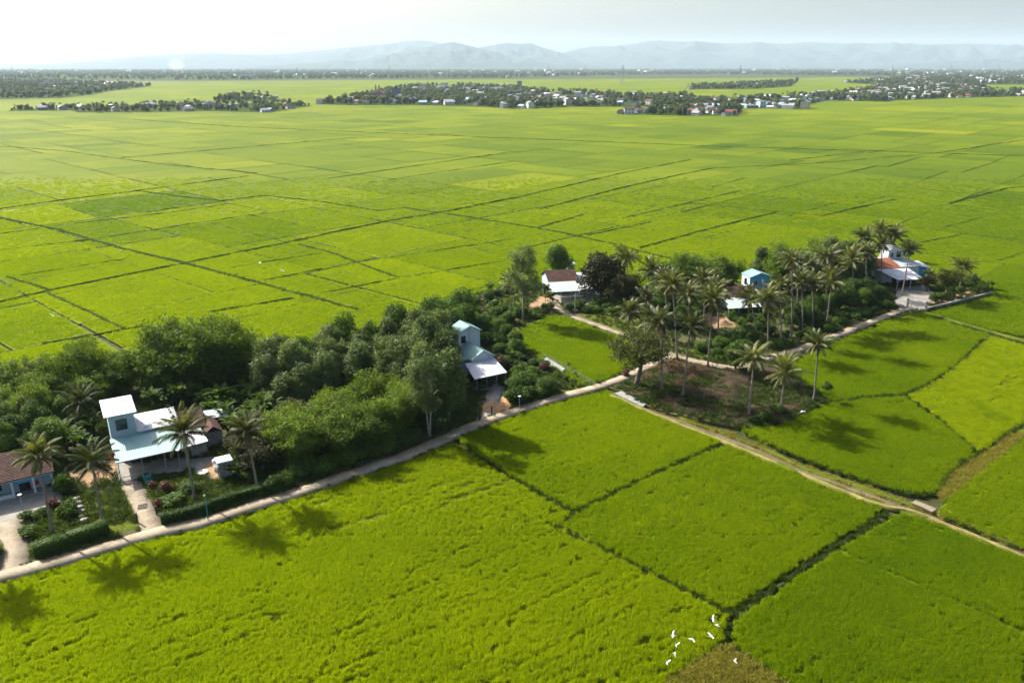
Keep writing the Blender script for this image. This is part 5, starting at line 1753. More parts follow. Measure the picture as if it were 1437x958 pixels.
# white tower house behind the gate
H6 = house('tower_house', 1262, 393, 2.8, 11.0, 'white tower house with orange and white roofs behind the grey gate')
part(H6, 'wall', M['white_wall'], lambda b: (b.box(3.0, 14.0, 11.0, 17.0, 0, 3.3), b.box(0.6, 8.2, 7.4, 10.9, 0, 2.9)))
part(H6, 'tower_wall', M['white_wall'], lambda b: gable_wall(b, 8.4, 13.0, 17.05, 21.0, 6.7, 7.5))
part(H6, 'tower_roof', M['grey_roof'], lambda b: gable_roof(b, 8.4, 13.0, 17.05, 21.0, 6.7, 7.55, 0.3))
part(H6, 'orange_roof', M['orange_tile'], lambda b: b.sheet((1.6, 10.2, 3.25), (8.0, 10.2, 3.25), (8.3, 16.4, 4.7), (2.4, 16.4, 4.7), 0.14))
part(H6, 'ridge_roof', M['white_roof'], lambda b: b.sheet((2.2, 16.5, 4.4), (8.3, 16.5, 4.4), (8.3, 19.5, 4.0), (2.2, 19.5, 4.0), 0.05, 0.03, 0.3))
part(H6, 'flat_roof', M['grey_roof'], lambda b: b.sheet((8.4, 10.8, 3.3), (14.6, 10.8, 3.3), (14.6, 16.9, 4.1), (8.4, 16.9, 4.1), 0.05, 0.03, 0.3))
part(H6, 'side_roof', M['white_roof'], lambda b: b.sheet((14.7, 11.0, 3.0), (17.6, 11.0, 2.8), (17.6, 16.4, 3.3), (14.7, 16.4, 3.5), 0.05, 0.03, 0.3))
part(H6, 'porch_roof', M['white_roof'], lambda b: b.sheet((0.0, 0.6, 2.7), (7.4, -0.2, 2.7), (9.6, 9.6, 3.2), (0.4, 10.1, 3.2), 0.05, 0.03, 0.3))
part(H6, 'side_wall', M['blue_wall'], lambda b: b.box(14.3, 17.3, 11.4, 16.2, 0, 2.7))
for u, v in ((0.3, 0.8), (3.8, 0.4), (7.2, 0.1)):
    part(H6, 'post', M['white_wall'], lambda b: b.bar((u, v, 0), (u, v, 2.7), 0.09))
window(H6, 'v', 17.05, 11.6, 4.6, 1.1, 1.4, -1, 'dark')
window(H6, 'v', 17.05, 9.5, 4.6, 0.8, 1.2, -1, 'white_wall')
part(H6, 'door', M['dark'], lambda b: b.box(3.5, 4.8, 7.33, 7.395, 0, 2.2))
# ------------------------------------------------------------------ small things of the hamlet
def at(px, py, z=0.0):
    p = P(px, py)
    return (p[0], p[1], z)


def lamp(px, py, h, where):
    o = empty('street_lamp', at(px, py), R(40), 'white disc lamp ' + where, 'street lamp', 'lamp posts')
    part(o, 'post', M['steel'], lambda b: b.tube([(0, 0, -0.1), (0, 0, 0.3), (0, 0, h)], [0.07, 0.05, 0.04], 8))
    part(o, 'lamp_head', M['white'], lambda b: (b.tube([(0, 0, h), (0, 0, h + 0.05), (0, 0, h + 0.09), (0, 0, h + 0.12)], [0.1, 0.27, 0.25, 0.06], 14)))


lamp(35, 727, 3.4, 'in front of the brown tiled house')
lamp(253, 657, 2.9, 'under the palm by the deck roof')
lamp(729, 581, 3.2, 'at the roadside hedge right of the sand heap')
lamp(1277, 437, 3.6, 'beside the grey gate')
o = empty('street_lamp', at(292, 729), 0, 'dark green lamp post on the rice edge of the road', 'street lamp', 'lamp posts')
part(o, 'post', M['teal'], lambda b: b.tube([(0, 0, -0.3), (0, 0, 0.5), (0.05, 0, 3.6)], [0.1, 0.07, 0.05], 8))
part(o, 'lamp_head', M['white'], lambda b: b.tube([(0.05, 0, 3.6), (0.05, -0.1, 3.65), (0.05, -0.5, 3.72)], [0.07, 0.11, 0.07], 8))

o = empty('utility_pole', at(807, 438), 0, 'pale concrete pole in front of the brown tiled veranda house', 'pole')
part(o, 'shaft', M['oldconc'], lambda b: b.tube([(0, 0, -0.1), (0, 0, 4.6)], [0.17, 0.12], 8))
part(o, 'cross_arm', M['steel'], lambda b: b.box(-0.5, 0.5, -0.18, -0.12, 4.2, 4.3))

# flag on a staff at the left corner of the deck roof: red with a yellow five pointed star
o = empty('flag', at(166, 665), R(20), 'small red flag with yellow star at the corner of the deck roof', 'flag')
part(o, 'staff', M['steel'], lambda b: b.bar((0, 0, 0), (0, 0, 3.6), 0.03))
V = []
nx = 8
for j in range(2):
    for i in range(nx + 1):
        V.append((-1.15 * i / nx - 0.03, 0.06 * math.sin(i * 1.1), 2.75 + 0.75 * j - 0.03 * i / nx))
me = mesh_np('cloth', V, np.array([(i, i + 1, nx + 2 + i, nx + 1 + i) for i in range(nx)]), M['red'])
obj('cloth', me, o).modifiers.new('thick', 'SOLIDIFY').thickness = 0.01
b = MB()
for sgn in (-1, 1):
    star = []
    for k in range(10):
        r = 0.21 if k % 2 == 0 else 0.085
        a = math.pi / 2 + k * math.pi / 5
        star.append((-0.6 + r * math.cos(a), 0.08 * sgn, 3.1 + r * math.sin(a)))
    b.add([(-0.6, 0.08 * sgn, 3.1)] + star, [(0, 1 + k, 1 + (k + 1) % 10) for k in range(10)])
b.build('star', M['yellow'], o)

o = empty('water_pump', at(207, 674), R(31), 'teal painted water pump box with a dark lid at the porch edge', 'pump')
part(o, 'tub', M['teal'], lambda b: (b.box(-0.5, 0.5, -0.5, 0.5, 0, 1.0), b.box(-0.4, 0.4, -1.3, -0.502, 0, 0.45)))
part(o, 'lid', M['dark'], lambda b: b.box(-0.36, 0.36, -0.36, 0.36, 1.003, 1.1))

o = empty('outhouse', at(317, 668), R(31), 'narrow weathered concrete outhouse with a flat slab roof beside the bright palm', 'outhouse')
part(o, 'wall', M['oldconc'], lambda b: b.box(-0.9, 0.9, -0.7, 0.9, 0, 2.6))
part(o, 'roof', M['white_wall'], lambda b: b.box(-1.1, 1.05, -0.95, 1.05, 2.603, 2.78))
part(o, 'door', M['dark'], lambda b: b.box(-0.95, -0.903, -0.3, 0.4, 0.05, 1.9))
part(o, 'side_shelf', M['oldconc'], lambda b: b.box(-1.5, -0.955, -0.6, 0.5, 1.9, 2.0))


def jar(px, py, r, h, lab, mat='white'):
    o = MB()
    o.tube([(0, 0, 0), (0, 0, h * 0.3), (0, 0, h * 0.75), (0, 0, h), (0, 0, h * 0.98), (0, 0, h * 0.5)], [r * 0.7, r, r * 0.95, r * 0.8, r * 0.7, r * 0.65], 12)
    q = o.build('water_jar', M[mat], None, True, lab, 'jar')
    q.location = at(px, py, 0.03)


jar(302, 652, 0.42, 0.8, 'round pale water jar on the tan yard left of the outhouse')
jar(305, 661, 0.4, 0.5, 'low dark jar at the foot of the outhouse', 'oldconc')
o = MB().tube([(0, 0, 0.2), (0, 0, 0.26), (0, 0, 0.3)], [0.6, 0.75, 0.72], 16).bar((0, 0, 0), (0, 0, 0.2), 0.2).build('round_table', M['white'], None, False, 'round white low table on the tan yard', 'table')
o.location = at(285, 664)

for k, (x, y) in enumerate([(108, 702), (110, 708), (112.5, 714), (115, 720), (117, 726), (119, 732)]):
    b = MB()
    b.tube([(0, 0, 0), (0, 0, 0.28), (0, 0, 0.42), (0, 0, 0.40), (0, 0, 0.2)], [0.36, 0.46, 0.48, 0.36, 0.33], 12)
    q = b.build('concrete_pot', M['concrete'], None, True, 'round pale concrete pot in the row beside the bright bushy shrub', 'plant pot', 'concrete pots in a row')
    q.location = at(x, y)

# drying grate on the driveway
o = MB()
for k in range(6):
    o.box(-0.55 + k * 0.2, -0.45 + k * 0.2, -0.6, 0.6, 0.06, 0.09)
o.box(-0.55, 0.55, -0.6, -0.52, 0.03, 0.06); o.box(-0.55, 0.55, 0.52, 0.6, 0.03, 0.06)
q = o.build('drain_grate', M['dark'], None, False, 'dark square grate lying on the pale driveway of the blue house', 'grate')
q.location = at(200, 711, 0.02); q.rotation_euler = (0, 0, R(20))

# gate posts at the driveways
for px, py, h, lab in ((193, 733, 1.3, 'thin dark gate post on the left of the pale driveway'), (220, 722, 1.2, 'thin dark gate post on the right of the pale driveway'), (673, 590, 1.5, 'dark gate post left of the drive to the white gabled house'), (690, 583, 1.6, 'dark gate post right of the drive, in front of the sand heap')):
    o = MB()
    o.box(-0.09, 0.09, -0.09, 0.09, 0, h); o.box(-0.13, 0.13, -0.13, 0.13, h + 0.002, h + 0.08)
    q = o.build('gate_post', M['dark'], None, False, lab, 'post')
    q.location = at(px, py); q.rotation_euler = (0, 0, R(35))
o = MB()
o.bar((0, 0, 0.9), (3.0, 0, 0.9), 0.05); o.bar((0, 0, 0), (0, 0, 1.0), 0.05); o.bar((3.0, 0, 0), (3.0, 0, 1.0), 0.05)
q = o.build('barrier', M['steel'], None, False, 'low metal bar across the porch end of the pale driveway', 'barrier')
q.location = at(172, 678); q.rotation_euler = (0, 0, R(31))

# sand heap
V, fs = [], []
n = 24
for i in range(n + 1):
    for j in range(n + 1):
        x, y = (i / n - 0.5) * 5.4, (j / n - 0.5) * 4.4
        r = math.hypot(x / 2.5, y / 2.0)
        z = max(0.0, 1.0 - r) * 1.25 * (0.75 + 0.5 * float(noise(x * 0.9, y * 0.9, 3)))
        V.append((x, y, z - 0.02))
ii = np.arange((n + 1) ** 2).reshape(n + 1, n + 1)
fs = np.column_stack([ii[:-1, :-1].ravel(), ii[1:, :-1].ravel(), ii[1:, 1:].ravel(), ii[:-1, 1:].ravel()])
obj('sand_heap', mesh_np('sand_heap', V, fs, M['sand'], True), None, 'heap of orange sand beside the drive of the white gabled house', 'sand heap', loc=at(692, 572, 0.03))
obj('sand_heap', mesh_np('sand_heap', np.array(V) * [0.9, 0.8, 0.9], fs, M['tan'], True), None, 'heap of pale straw in the yard of the sky blue tower house', 'straw heap', loc=at(1016, 455, 0.03))
obj('sand_heap', mesh_np('sand_heap', np.array(V) * [0.7, 0.8, 1.3], fs, M['tan'], True), None, 'mound of pale earth left of the straw heap', 'earth heap', loc=at(994, 448, 0.03))

# wooden corral
o = empty('corral', at(702, 514), R(-50), 'weathered wooden rail corral right of the white porch', 'corral')
for k in range(4):
    for s in (0, 2.6):
        part(o, 'post', M['wood'], lambda b: b.bar((k * 1.6, s, 0), (k * 1.6, s, 1.5), 0.07))
for s in (0, 2.6):
    for z in (0.6, 1.35):
        part(o, 'rail', M['wood'], lambda b: b.bar((-0.2, s, z), (5.0, s, z), 0.055))
for s in (0, 4.8):
    part(o, 'rail', M['wood'], lambda b: b.bar((s, -0.2, 1.2), (s, 2.8, 1.2), 0.055))

# wire fence of the vegetable strip
line = PP([(762, 503), (785, 515), (810, 530), (836, 546)])
o = empty('wire_fence', (line[0][0], line[0][1], 0), 0, 'thin wire fence with short posts along the vegetable strip', 'fence')
for a, c in zip(line[:-1], line[1:]):
    n = max(2, int(np.hypot(*(c - a)) / 1.8))
    for k in range(n):
        p = a + (c - a) * k / n - line[0]
        part(o, 'post', M['oldconc'], lambda b: b.bar((p[0], p[1], 0), (p[0], p[1], 1.35), 0.05))
for z in (0.45, 0.85, 1.25):
    part(o, 'wire', M['steel'], lambda b: [b.bar((*(a - line[0]), z), (*(c - line[0]), z), 0.012, 4) for a, c in zip(line[:-1], line[1:])])
o = MB()
pa = np.array(PP([(762, 507), (790, 523), (793, 520), (768, 504)]))
o.prism([p for p in pa], 0.0, 0.45)
o.build('garden_wall', M['oldconc'], None, False, 'low grey concrete wall piece behind the vegetable strip', 'wall')

# grave shrine with a white cap in the grassy yard
o = empty('yard_shrine', at(695, 431), R(20), 'little shrine with a white domed cap in the grassy yard', 'shrine')
part(o, 'pillar', M['oldconc'], lambda b: b.tube([(0, 0, 0), (0, 0, 0.2), (0, 0, 0.25), (0, 0, 1.35)], [0.5, 0.45, 0.22, 0.2], 8))
part(o, 'cap', M['white'], lambda b: b.tube([(0, 0, 1.35), (0, 0, 1.45), (0, 0, 1.75), (0, 0, 1.95)], [0.55, 0.62, 0.45, 0.08], 12), smooth=True)
part(o, 'offering_shelf', M['dark'], lambda b: b.box(0.25, 1.1, -0.35, 0.35, 0.6, 0.72))
o = MB().box(-0.25, 0.25, -0.2, 0.2, 0, 0.9).box(-0.35, 0.35, -0.3, 0.3, 0.902, 1.0).build('stone_marker', M['dark'], None, False, 'small dark stone left of the white capped shrine', 'stone')
o.location = at(684, 426)

# water tower behind the brown roofed house
o = empty('water_tower', at(800, 385), R(12), 'pale concrete water tower with a white tank behind the brown roof', 'water tower')
part(o, 'stand', M['oldconc'], lambda b: b.box(-0.9, 0.9, -0.9, 0.9, 0, 2.9))
part(o, 'slab', M['white_wall'], lambda b: b.box(-1.3, 1.3, -1.2, 1.2, 2.903, 3.12))
part(o, 'tank', M['steel'], lambda b: b.tube([(0, 0, 3.123), (0, 0, 3.17), (0, 0, 3.9), (0, 0, 4.05)], [0.6, 0.65, 0.65, 0.2], 12))

# parked motorbike shapes are too small to read; a bench by the path instead shows as a pale slab
o = empty('bench', at(772, 423), R(-20), 'low pale concrete bench at the top of the path', 'bench')
part(o, 'seat', M['concrete'], lambda b: b.box(-0.9, 0.9, -0.22, 0.22, 0.4, 0.5))
for s in (-0.65, 0.65):
    part(o, 'leg', M['concrete'], lambda b: b.box(s - 0.08, s + 0.08, -0.18, 0.18, 0, 0.398))

# grey gate and low boundary wall
gl, gr = P(1273, 431), P(1299, 436)
d = (gr - gl); L = np.hypot(*d)
o = empty('gate', (gl[0], gl[1], 0), math.atan2(d[1], d[0]), 'grey steel double gate between two square concrete pillars', 'gate')
for u in (0, L):
    pl = part(o, 'pillar', M['oldconc'], lambda b: b.box(u - 0.2, u + 0.2, -0.2, 0.2, 0, 2.2))
    b = MB(); b.box(u - 0.26, u + 0.26, -0.26, 0.26, 2.202, 2.33); b.build('cap', M['concrete'], pl)
for u0, u1 in ((0.3, L / 2 - 0.03), (L / 2 + 0.03, L - 0.3)):
    def f(b):
        for z in (0.15, 1.0, 1.8): b.bar((u0, 0, z), (u1, 0, z), 0.04)
        n = int((u1 - u0) / 0.22)
        for k in range(n + 1):
            x = u0 + (u1 - u0) * k / n
            b.bar((x, 0, 0.1), (x, 0, 1.85), 0.025)
    part(o, 'leaf', M['steel'], f)
wl = PP([(1300, 435), (1330, 428), (1362, 420), (1392, 412.5)])
b = MB()
for a, c in zip(wl[:-1], wl[1:]):
    n = np.array([-(c - a)[1], (c - a)[0]]); n /= np.hypot(*n)
    b.prism([a + n * 0.11, c + n * 0.11, c - n * 0.11, a - n * 0.11], -0.6, 0.55)
w_ = b.build('boundary_wall', M['oldconc'], None, False, 'low grey concrete wall right of the gate along the rice', 'wall')
b = MB()
for a, c in zip(wl[:-1], wl[1:]):
    n = np.array([-(c - a)[1], (c - a)[0]]); n /= np.hypot(*n)
    b.prism([a + n * 0.17, c + n * 0.17, c - n * 0.17, a - n * 0.17], 0.552, 0.62)
b.build('coping', M['concrete'], w_)
# driveway walls on the left
for k, (ln, lab) in enumerate([([(34, 730), (60, 716), (84, 706)], 'low pale kerb wall in front of the brown tiled house')]):
    w_ = PP(ln)
    b = MB()
    for a, c in zip(w_[:-1], w_[1:]):
        n = np.array([-(c - a)[1], (c - a)[0]]); n /= np.hypot(*n)
        b.prism([a + n * 0.09, c + n * 0.09, c - n * 0.09, a - n * 0.09], 0.0, 0.42)
    b.build('kerb_wall', M['concrete'], None, False, lab, 'wall')
# rice sack on the paddy edge
b = MB().tube([(-0.4, 0, 0.12), (-0.3, 0, 0.2), (0.3, 0, 0.22), (0.42, 0, 0.12)], [0.05, 0.2, 0.2, 0.05], 9)
q = b.build('sack', M['white'], None, True, 'white sack lying on the rice right of the bare lot', 'sack')
q.location = at(1127, 580, 0.1)


# ------------------------------------------------------------------ egrets over the rice
def egret_mesh(flap, fold=1.0):
    """one continuous bird: bill, folded neck, body, tail, two swept wings"""
    b = MB()
    prof = [(0.40, 0.02, 0.006), (0.30, 0.02, 0.018), (0.27, 0.03, 0.035), (0.22, 0.03, 0.03), (0.17, -0.01, 0.04), (0.12, 0.0, 0.075), (0.0, 0.0, 0.095), (-0.14, 0.0, 0.075), (-0.24, 0.01, 0.045), (-0.36, 0.02, 0.02)]
    b.tube([(x, 0, z) for x, z, r in prof], [r for x, z, r in prof], 10)
    for s in (-1, 1):
        st = [(0.0, 0.07, 0.14, -0.12), (0.16, 0.10, 0.17, -0.13), (0.34, 0.08, 0.16, -0.15), (0.52, 0.02, 0.08, -0.14), (0.66, -0.08, -0.03, -0.15)]
        V = []
        for y, xm, xf, xb in st:
            z = 0.05 + math.sin(flap) * y * 1.0 * fold
            yy = s * (0.05 + math.cos(flap) * y * fold)
            V += [(xf, yy, z), (xm - 0.02, yy, z + 0.022), (xb, yy, z), (xm - 0.02, yy, z - 0.012)]
        fs = []
        for i in range(len(st) - 1):
            for j in range(4):
                q = (4 * i + j, 4 * i + (j + 1) % 4, 4 * i + 4 + (j + 1) % 4, 4 * i + 4 + j)
                fs.append(q if s > 0 else q[::-1])
        fs += [(3, 2, 1, 0), (16, 17, 18, 19)]
        b.add(V, fs)
    for s in (-0.025, 0.025):
        b.tube([(-0.2, s, -0.03), (-0.36, s, 0.0), (-0.56, s, 0.01)], [0.012, 0.008, 0.008], 5)
    return b.mesh('egret', M['egret'], True)


EG = [egret_mesh(0.5), egret_mesh(-0.35), egret_mesh(1.05), egret_mesh(0.1), egret_mesh(1.3, 0.75)]
BIRDS = [(945, 891, 1.4, 0, 160, 'leftmost over the rice corner, wings level'), (971, 896, 1.2, 1, 30, 'banking in the middle of the flock'), (949, 905, 1.0, 2, 85, 'with raised wings under the leftmost one'),
         (947, 918, 0.7, 4, 100, 'alighting on the rice with wings up'), (936, 930, 0.8, 2, 95, 'lowest of the flock, seen narrow'), (1001, 868, 1.4, 3, 170, 'topmost of the flock near the dike corner'),
         (1006, 876, 0.8, 1, 200, 'just below the topmost one'), (998, 892, 1.0, 3, 20, 'thin in side view right of the flock'), (1032, 928, 0.6, 4, 120, 'alone above the dry grass mound'),
         (75, 443, 1.5, 2, 110, 'far off over the left paddy'), (365, 369, 1.2, 3, 10, 'tiny over the paddy by the wide dike crossing'), (396, 379, 1.2, 1, 60, 'tiny, right of the wide dike crossing')]
for px, py, z, k, a, lab in BIRDS:
    p = P(px, py, z)
    q = obj('egret', EG[k], None, 'white egret flying ' + lab if k != 4 else 'white egret ' + lab, 'bird', 'egrets over the rice', loc=(p[0], p[1], z), rz=R(a), scale=0.7 if py > 800 else 1.3)
    q.rotation_euler = (R(random.uniform(-25, 25)), R(random.uniform(-10, 10)), R(a))
# ------------------------------------------------------------------ far villages, pylons, hills
g = np.random.default_rng(21)


def far_tree_mesh(i, kind):
    if kind == 'palm':
        b = MB()
        b.tube([(0, 0, 0), (0.3, 0, 4), (0.5, 0, 8.2)], [0.25, 0.2, 0.16], 5)
        Vt, ft = np.array(b.v), np.array([f for f in b.f if len(f) == 4])
        gg = np.random.default_rng(2000 + i)
        V, F = [], []
        for s in range(14):
            a = s * 2.4; e = 0.9 - 1.5 * s / 14
            d = np.array([math.cos(a), math.sin(a), 0]); sd_ = np.array([-d[1], d[0], 0])
            p0 = np.array([0.5, 0, 8.2]); p1 = p0 + d * 1.5 * math.cos(e) + np.array([0, 0, 1.5 * math.sin(e)]); p2 = p1 + d * 1.3 * math.cos(e - 0.9) + np.array([0, 0, 1.3 * math.sin(e - 0.9)])
            k = len(V)
            V += [p0, p1 - sd_ * 0.55 - [0, 0, .2], p2, p1 + sd_ * 0.55 - [0, 0, .2]]
            F.append((k, k + 1, k + 2, k + 3))
        F = np.array(F) + len(Vt)
        V = np.concatenate([Vt, np.array(V)])
        F = np.concatenate([ft, F])
        return mesh_np('crown', V, F, M['leaf_e'], var=g.random(len(F)))
    cl = make_clumps(1.0 if kind == 'round' else 0.5, 8.0 if kind == 'round' else 9.5, 3.6 if kind == 'round' else 2.3, 14, 1.5, 2100 + i, 0.2, 0.8)
    me = crown_mesh('crown', cl, 620, 1.15, 0.55, M['leaf_e'], 2110 + i, shell=0.5)
    return me


FT = [far_tree_mesh(i, 'round') for i in range(4)] + [far_tree_mesh(10 + i, 'tall') for i in range(3)] + [far_tree_mesh(20 + i, 'palm') for i in range(2)]
FTR = trunk_mesh('trunk', 3.0, 0.22, [], M['bark'], (0.1, 0), 3)

# (outline in the photo on the ground, trees per 100 m2, label, house share)
VIL = [
    ('in the thin village strip at left', [(10, 156), (100, 155), (110, 158), (200, 157.5), (290, 156), (380, 158), (412, 152), (440, 149), (400, 144), (300, 147), (240, 147), (180, 150), (100, 151), (20, 153)], 420, 22),
    ('behind the left village strip', [(300, 142), (390, 142), (388, 136), (305, 137)], 110, 3),
    ('in the hazy left wood', [(-80, 141), (60, 138), (95, 137), (130, 133), (155, 128), (215, 121), (150, 117), (60, 114), (-80, 114)], 1700, 14),
    ('in the long middle village', [(440, 146), (500, 148), (560, 147), (680, 150), (720, 153), (790, 150), (850, 150), (920, 149), (1000, 147), (960, 135), (870, 134), (760, 128), (700, 122), (590, 120), (540, 128), (500, 138)], 2300, 54),
    ('in the rusty roofed tongue', [(868, 160), (940, 162), (1035, 163), (1042, 156), (1010, 149), (960, 150), (950, 155), (900, 156)], 230, 26),
    ('in the white fronted row', [(1030, 152), (1130, 153), (1128, 148), (1160, 141), (1250, 143), (1240, 133), (1160, 133), (1060, 139), (985, 143), (1000, 148)], 380, 26),
    ('in the dense right village', [(1150, 140), (1240, 142), (1330, 138), (1400, 136), (1520, 134), (1520, 127), (1400, 130), (1380, 122), (1300, 118), (1230, 124), (1190, 130)], 1300, 60),
    ('in the dark right tree belt', [(960, 126), (1060, 125), (1110, 122), (1120, 114), (1060, 117), (970, 121)], 380, 3),
    ('in the belt behind the right village', [(1180, 116), (1260, 121), (1380, 119), (1560, 119), (1560, 110), (1300, 108)], 1500, 12),
    ('in the hazy band below the hills', [(-200, 110), (200, 112), (300, 113), (460, 111), (700, 110), (820, 107), (1000, 104.5), (1250, 107), (1700, 107), (1700, 98.2), (1000, 97.5), (500, 98.0), (0, 99.0), (-200, 99)], 14000, 62),
]
village_ground = MB()
FAR_TREES, FAR_HOUSES = [], []
for vi, (lab, poly, nt_, nh) in enumerate(VIL):
    p = np.array(PP(poly))
    k0 = len(village_ground.v)
    a2 = np.sum(p[:, 0] * np.roll(p[:, 1], -1) - p[:, 1] * np.roll(p[:, 0], -1))
    village_ground.add([(x, y, -0.04 + 0.004 * vi) for x, y in p], [tuple(range(len(p)))[::1 if a2 > 0 else -1]])
    lo, hi = p.min(0), p.max(0)
    # sampled evenly in log depth so that far rows are not overfilled
    t = g.random(nt_ * 12)
    y = np.exp(np.log(lo[1]) + t * (np.log(hi[1]) - np.log(lo[1]))) if vi == 9 else lo[1] + t ** 1.25 * (hi[1] - lo[1])
    q = np.column_stack([g.uniform(lo[0], hi[0], len(t)), y])
    ok = (np.abs(q[:, 0]) < 0.70 * q[:, 1] + 30) & inside(q, p)
    if vi in (2, 3, 6, 8): ok &= fbm(q[:, 0] / 90, q[:, 1] / 200, 77, 2) > 0.30
    q = q[ok][:nt_]
    FAR_TREES += [(vi, c) for c in q]
    n = t = 0
    while n < nh and t < 3000:
        t += 1
        # houses stand mostly along the near margin of their village
        q = np.array([g.uniform(lo[0], hi[0]), lo[1] + (hi[1] - lo[1]) * g.random() ** 1.6])
        if abs(q[0]) > 0.68 * q[1] + 30 or not inside(q[None], p)[0]: continue
        FAR_HOUSES.append((vi, q)); n += 1
village_ground.build('village_ground', M['dike'], kind='structure')

# the nearest far trees as things, the woods behind them as one mass
hp = np.array([q for _, q in FAR_HOUSES])
hp = np.concatenate([hp, hp[hp[:, 1] < 3000] * (1 - 14 / hp[hp[:, 1] < 3000, 1:2])])
FAR_TREES = [(v, q) for v, q in FAR_TREES if np.min(np.hypot(*(hp - q).T)) > (8.5 if v < 9 else 4)]
FAR_TREES.sort(key=lambda t: t[1][1])
for v, q in FAR_TREES[:270]:
    i = int(g.integers(0, len(FT)))
    s = g.uniform(0.5, 1.35) * (1.0 if i < 7 else 1.15) * (0.75 if v == 0 else 1.0)
    kind = 'palm tree' if i > 6 else 'tree'
    nm = 'palm_tree' if i > 6 else ('tall_tree' if i > 3 else 'round_tree')
    o = empty(nm, (q[0], q[1], 0), g.uniform(0, 6.28), {'palm_tree': 'slim far palm ', 'tall_tree': 'upright dark green tree ', 'round_tree': 'rounded dark green tree '}[nm] + VIL[v][0], kind, {'palm_tree': 'palms ', 'tall_tree': 'upright trees ', 'round_tree': 'rounded trees '}[nm] + VIL[v][0])
    o.scale = (s * 1.1, s * 1.1, s)
    if i <= 6: obj('trunk', FTR, o)
    obj('crown', FT[i], o)
rest_ = [(v, q) for v, q in FAR_TREES[270:]]
n = len(rest_)
q = np.array([x[1] for x in rest_])
far = np.clip(q[:, 1] / 2500, 1.0, 3.0)
sc = g.uniform(0.5, 1.4, n) * np.array([0.75 if x[0] == 0 else 1.0 for x in rest_])
scatter('village_woods', FT, np.column_stack([q, np.zeros(n)]), np.column_stack([np.zeros(n), np.zeros(n), g.random(n) * 6.28]),
        np.column_stack([sc * 1.2 * far, sc * 1.2 * far, sc * np.clip(far, 1, 1.6)]), g.random(n), g.integers(0, len(FT), n), kind='stuff', label='hazy woods of the far villages')

ROOFS = [('rusty red', plain('rusty red roof', (0.170, 0.060, 0.045), (0.290, 0.120, 0.090), 0.3)), ('white metal', M['white_roof']), ('grey', plain('grey far roof', (0.260, 0.260, 0.270), (0.400, 0.400, 0.410), 0.3)), ('dark brown', plain('brown far roof', (0.080, 0.050, 0.045), (0.150, 0.100, 0.085), 0.3)), ('pale blue', plain('blue far roof', (0.330, 0.480, 0.560), (0.430, 0.580, 0.650), 0.3))]
WALLS = [('white', M['white_wall']), ('cream', plain('cream wall', (0.560, 0.520, 0.430), (0.680, 0.640, 0.540), 0.3)), ('grey', M['oldconc'])]


def far_house_meshes(w, l, h, pitch, rm, wm, two):
    b = MB(); gable_wall(b, -w / 2, w / 2, -l / 2, l / 2, h, h + pitch)
    wall = b.mesh('wall', wm)
    b = MB(); gable_roof(b, -w / 2, w / 2, -l / 2, l / 2, h, h + pitch + 0.12, 0.5, 0.12, 0)
    roof = b.mesh('roof', rm)
    b = MB()
    for k in range(3):
        for z in ((1.0,) if not two else (1.0, 4.2)):
            y = -l / 2 + l * (k + 0.5) / 3
            b.box(-w / 2 - 0.05, -w / 2 + 0.02, y - 0.6, y + 0.6, z, z + 1.3)
            b.box(w / 2 - 0.02, w / 2 + 0.05, y - 0.6, y + 0.6, z, z + 1.3)
    return wall, roof, b.mesh('windows', M['glass'])


HM = {}
for v, q in FAR_HOUSES:
    ri = int(g.choice(5, p=[0.36, 0.13, 0.22, 0.22, 0.07] if v in (3, 4, 5, 6) else [0.22, 0.24, 0.24, 0.22, 0.08]))
    wi = int(g.choice(3, p=[0.6, 0.25, 0.15]))
    two = bool(g.random() < 0.25)
    key = (ri, wi, two)
    if key not in HM: HM[key] = far_house_meshes(7, 11, 6.2 if two else 3.4, 1.5 if two else 1.9, ROOFS[ri][1], WALLS[wi][1], two)
    wl_, rf_, wd_ = HM[key]
    lab = f"{'two storey' if two else 'low'} {WALLS[wi][0]} walled house with {ROOFS[ri][0]} roof {VIL[v][0]}"
    o = empty('village_house', (q[0], q[1], -0.05), R(g.choice([45, -45, 40, 135, 10, 80]) + g.uniform(-12, 12)), lab, 'house', f'{WALLS[wi][0]} {ROOFS[ri][0]} roofed houses ' + VIL[v][0] + (' two storeys' if two else ''))
    s = g.uniform(0.75, 1.15) * (1.0 if q[1] < 3000 else 1.5)
    o.scale = (s, s, s)
    obj('wall', wl_, o); obj('roof', rf_, o)
    if q[1] < 1500: obj('windows', wd_, o)

# the smaller, farther roofs beyond the first three hundred
def joined(key):
    parts_ = HM[key][:2]
    V, F, mi, mats = [], {}, {}, []
    k = 0
    b = MB()
    for j, me in enumerate(parts_):
        b.add([v.co[:] for v in me.vertices], [tuple(p.vertices) for p in me.polygons], j)
        mats.append(me.materials[0])
    return b.mesh('far_roof', mats)


